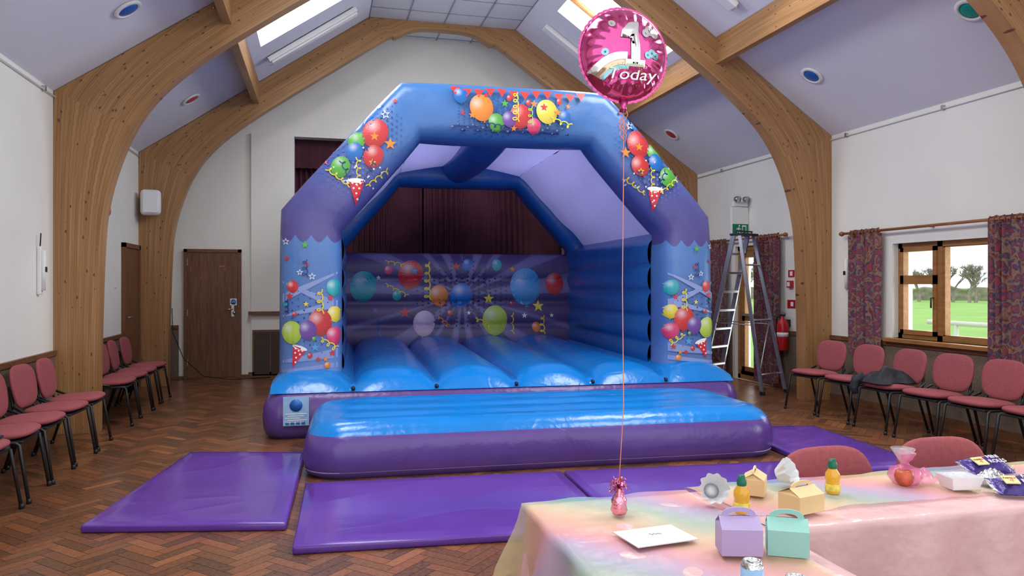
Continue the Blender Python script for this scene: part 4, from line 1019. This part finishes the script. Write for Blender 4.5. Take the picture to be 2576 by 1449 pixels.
# ------------------------------------------------------------ outside
b=MB(); b.b2(XR+.3,260,-150,260,-.16,-.10,'grass'); b.build('grass_field')
def tree(seed):
    rnd=random.Random(seed); b=MB()
    def br(p,d,L_,r,dep):
        q=p+d*L_; r=max(r,.02); b.tube([p,p.lerp(q,.5)+Vector((rnd.uniform(-.1,.1),rnd.uniform(-.1,.1),0))*L_*.5,q],[r,r*.85,r*.7],'bark',3,cap=False)
        if dep==0: return
        for k in range(3 if dep>1 else 4):
            nd_=(d+Vector((rnd.uniform(-1,1),rnd.uniform(-1,1),rnd.uniform(-.15,.8)))*.85).normalized(); br(p.lerp(q,rnd.uniform(.6,1)),nd_,L_*rnd.uniform(.62,.82),r*.55,dep-1)
    br(Vector((0,0,0)),Vector((0,0,1)),1.2,.15,5); return b
tm=[tree(i).build('bare_tree',(60+i*3,50-i*6,-.1)) for i in range(3)]
for i in range(60):
    t=i/59; x=88-62*t+random.uniform(-3,3); y=22+58*t+random.uniform(-3,3)
    o=inst(tm[i%3],'bare_tree',(x,y,-.1),random.uniform(0,6)); s_=random.uniform(.75,1.2); o.scale=(s_*1.25,s_*1.25,s_*1.05)
b=MB()
def hedge(u,v):
    x=96-64*u;y=24+62*u; z=-.1+1.3*v*(1+.25*noise.noise(Vector((u*60,0,0)))); return (x,y+.3*noise.noise(Vector((u*60,v*4,0))),z)
b.grid(hedge,300,6,'hedge'); b.build('hedge')
b=MB()
for z in(.6,.95): b.tube([(8.6,2,z),(8.6,9.0,z)],.035,'white',8)
for y in(2.5,4.5,6.5,8.5): b.tube([(8.6,y,-.1),(8.6,y,.97)],.03,'white',8)
b.build('handrail')
# ------------------------------------------------------------ lights
w=bpy.data.worlds.new('World'); sc.world=w; w.use_nodes=True; w.node_tree.nodes['Background'].inputs[0].default_value=(.93,.96,1,1); w.node_tree.nodes['Background'].inputs[1].default_value=1.75
def area(name,loc,rot,sx,sy,pw,col=(.97,.985,1)):
    l=bpy.data.lights.new(name,'AREA'); l.shape='RECTANGLE'; l.size=sx; l.size_y=sy; l.energy=pw; l.color=col
    o=bpy.data.objects.new(name,l); sc.collection.objects.link(o); o.location=loc; o.rotation_euler=rot; return o
sa_=math.atan2(RZ-EZ,HX0-XL)
for side in 'LR':
    for y0,y1 in SK:
        p=slope_pt(side,(T0+T1)/2,(y0+y1)/2,.36)
        area('skylight_daylight_and_fill',p,(0,-sa_ if side=='L' else sa_,0),1.35,y1-y0-.1,112)  # nearest pair of lamps is fill, above the added skylights
area('window_daylight_and_fill',(XR+.45,6.3,1.43),(0,pi/2,0),1.0,1.8,18); area('window_daylight_and_fill',(XR+.35,2.6,1.43),(0,pi/2,0),1.0,1.9,55); area('door_daylight',(XR+.45,10.12,1.05),(0,pi/2,0),2.0,.9,15)  # middle lamp is fill, outside the added out-of-view window
# ------------------------------------------------------------ camera
cam=bpy.data.cameras.new('camera'); cam.lens=1864/2576*36; cam.sensor_width=36; cam.shift_y=-9.5/2576; cam.clip_end=600; cam.clip_start=.05
co=bpy.data.objects.new('camera',cam); sc.collection.objects.link(co); co.location=(0,0,1.5); co.rotation_euler=(pi/2,0,-math.atan(478/1864)); sc.camera=co
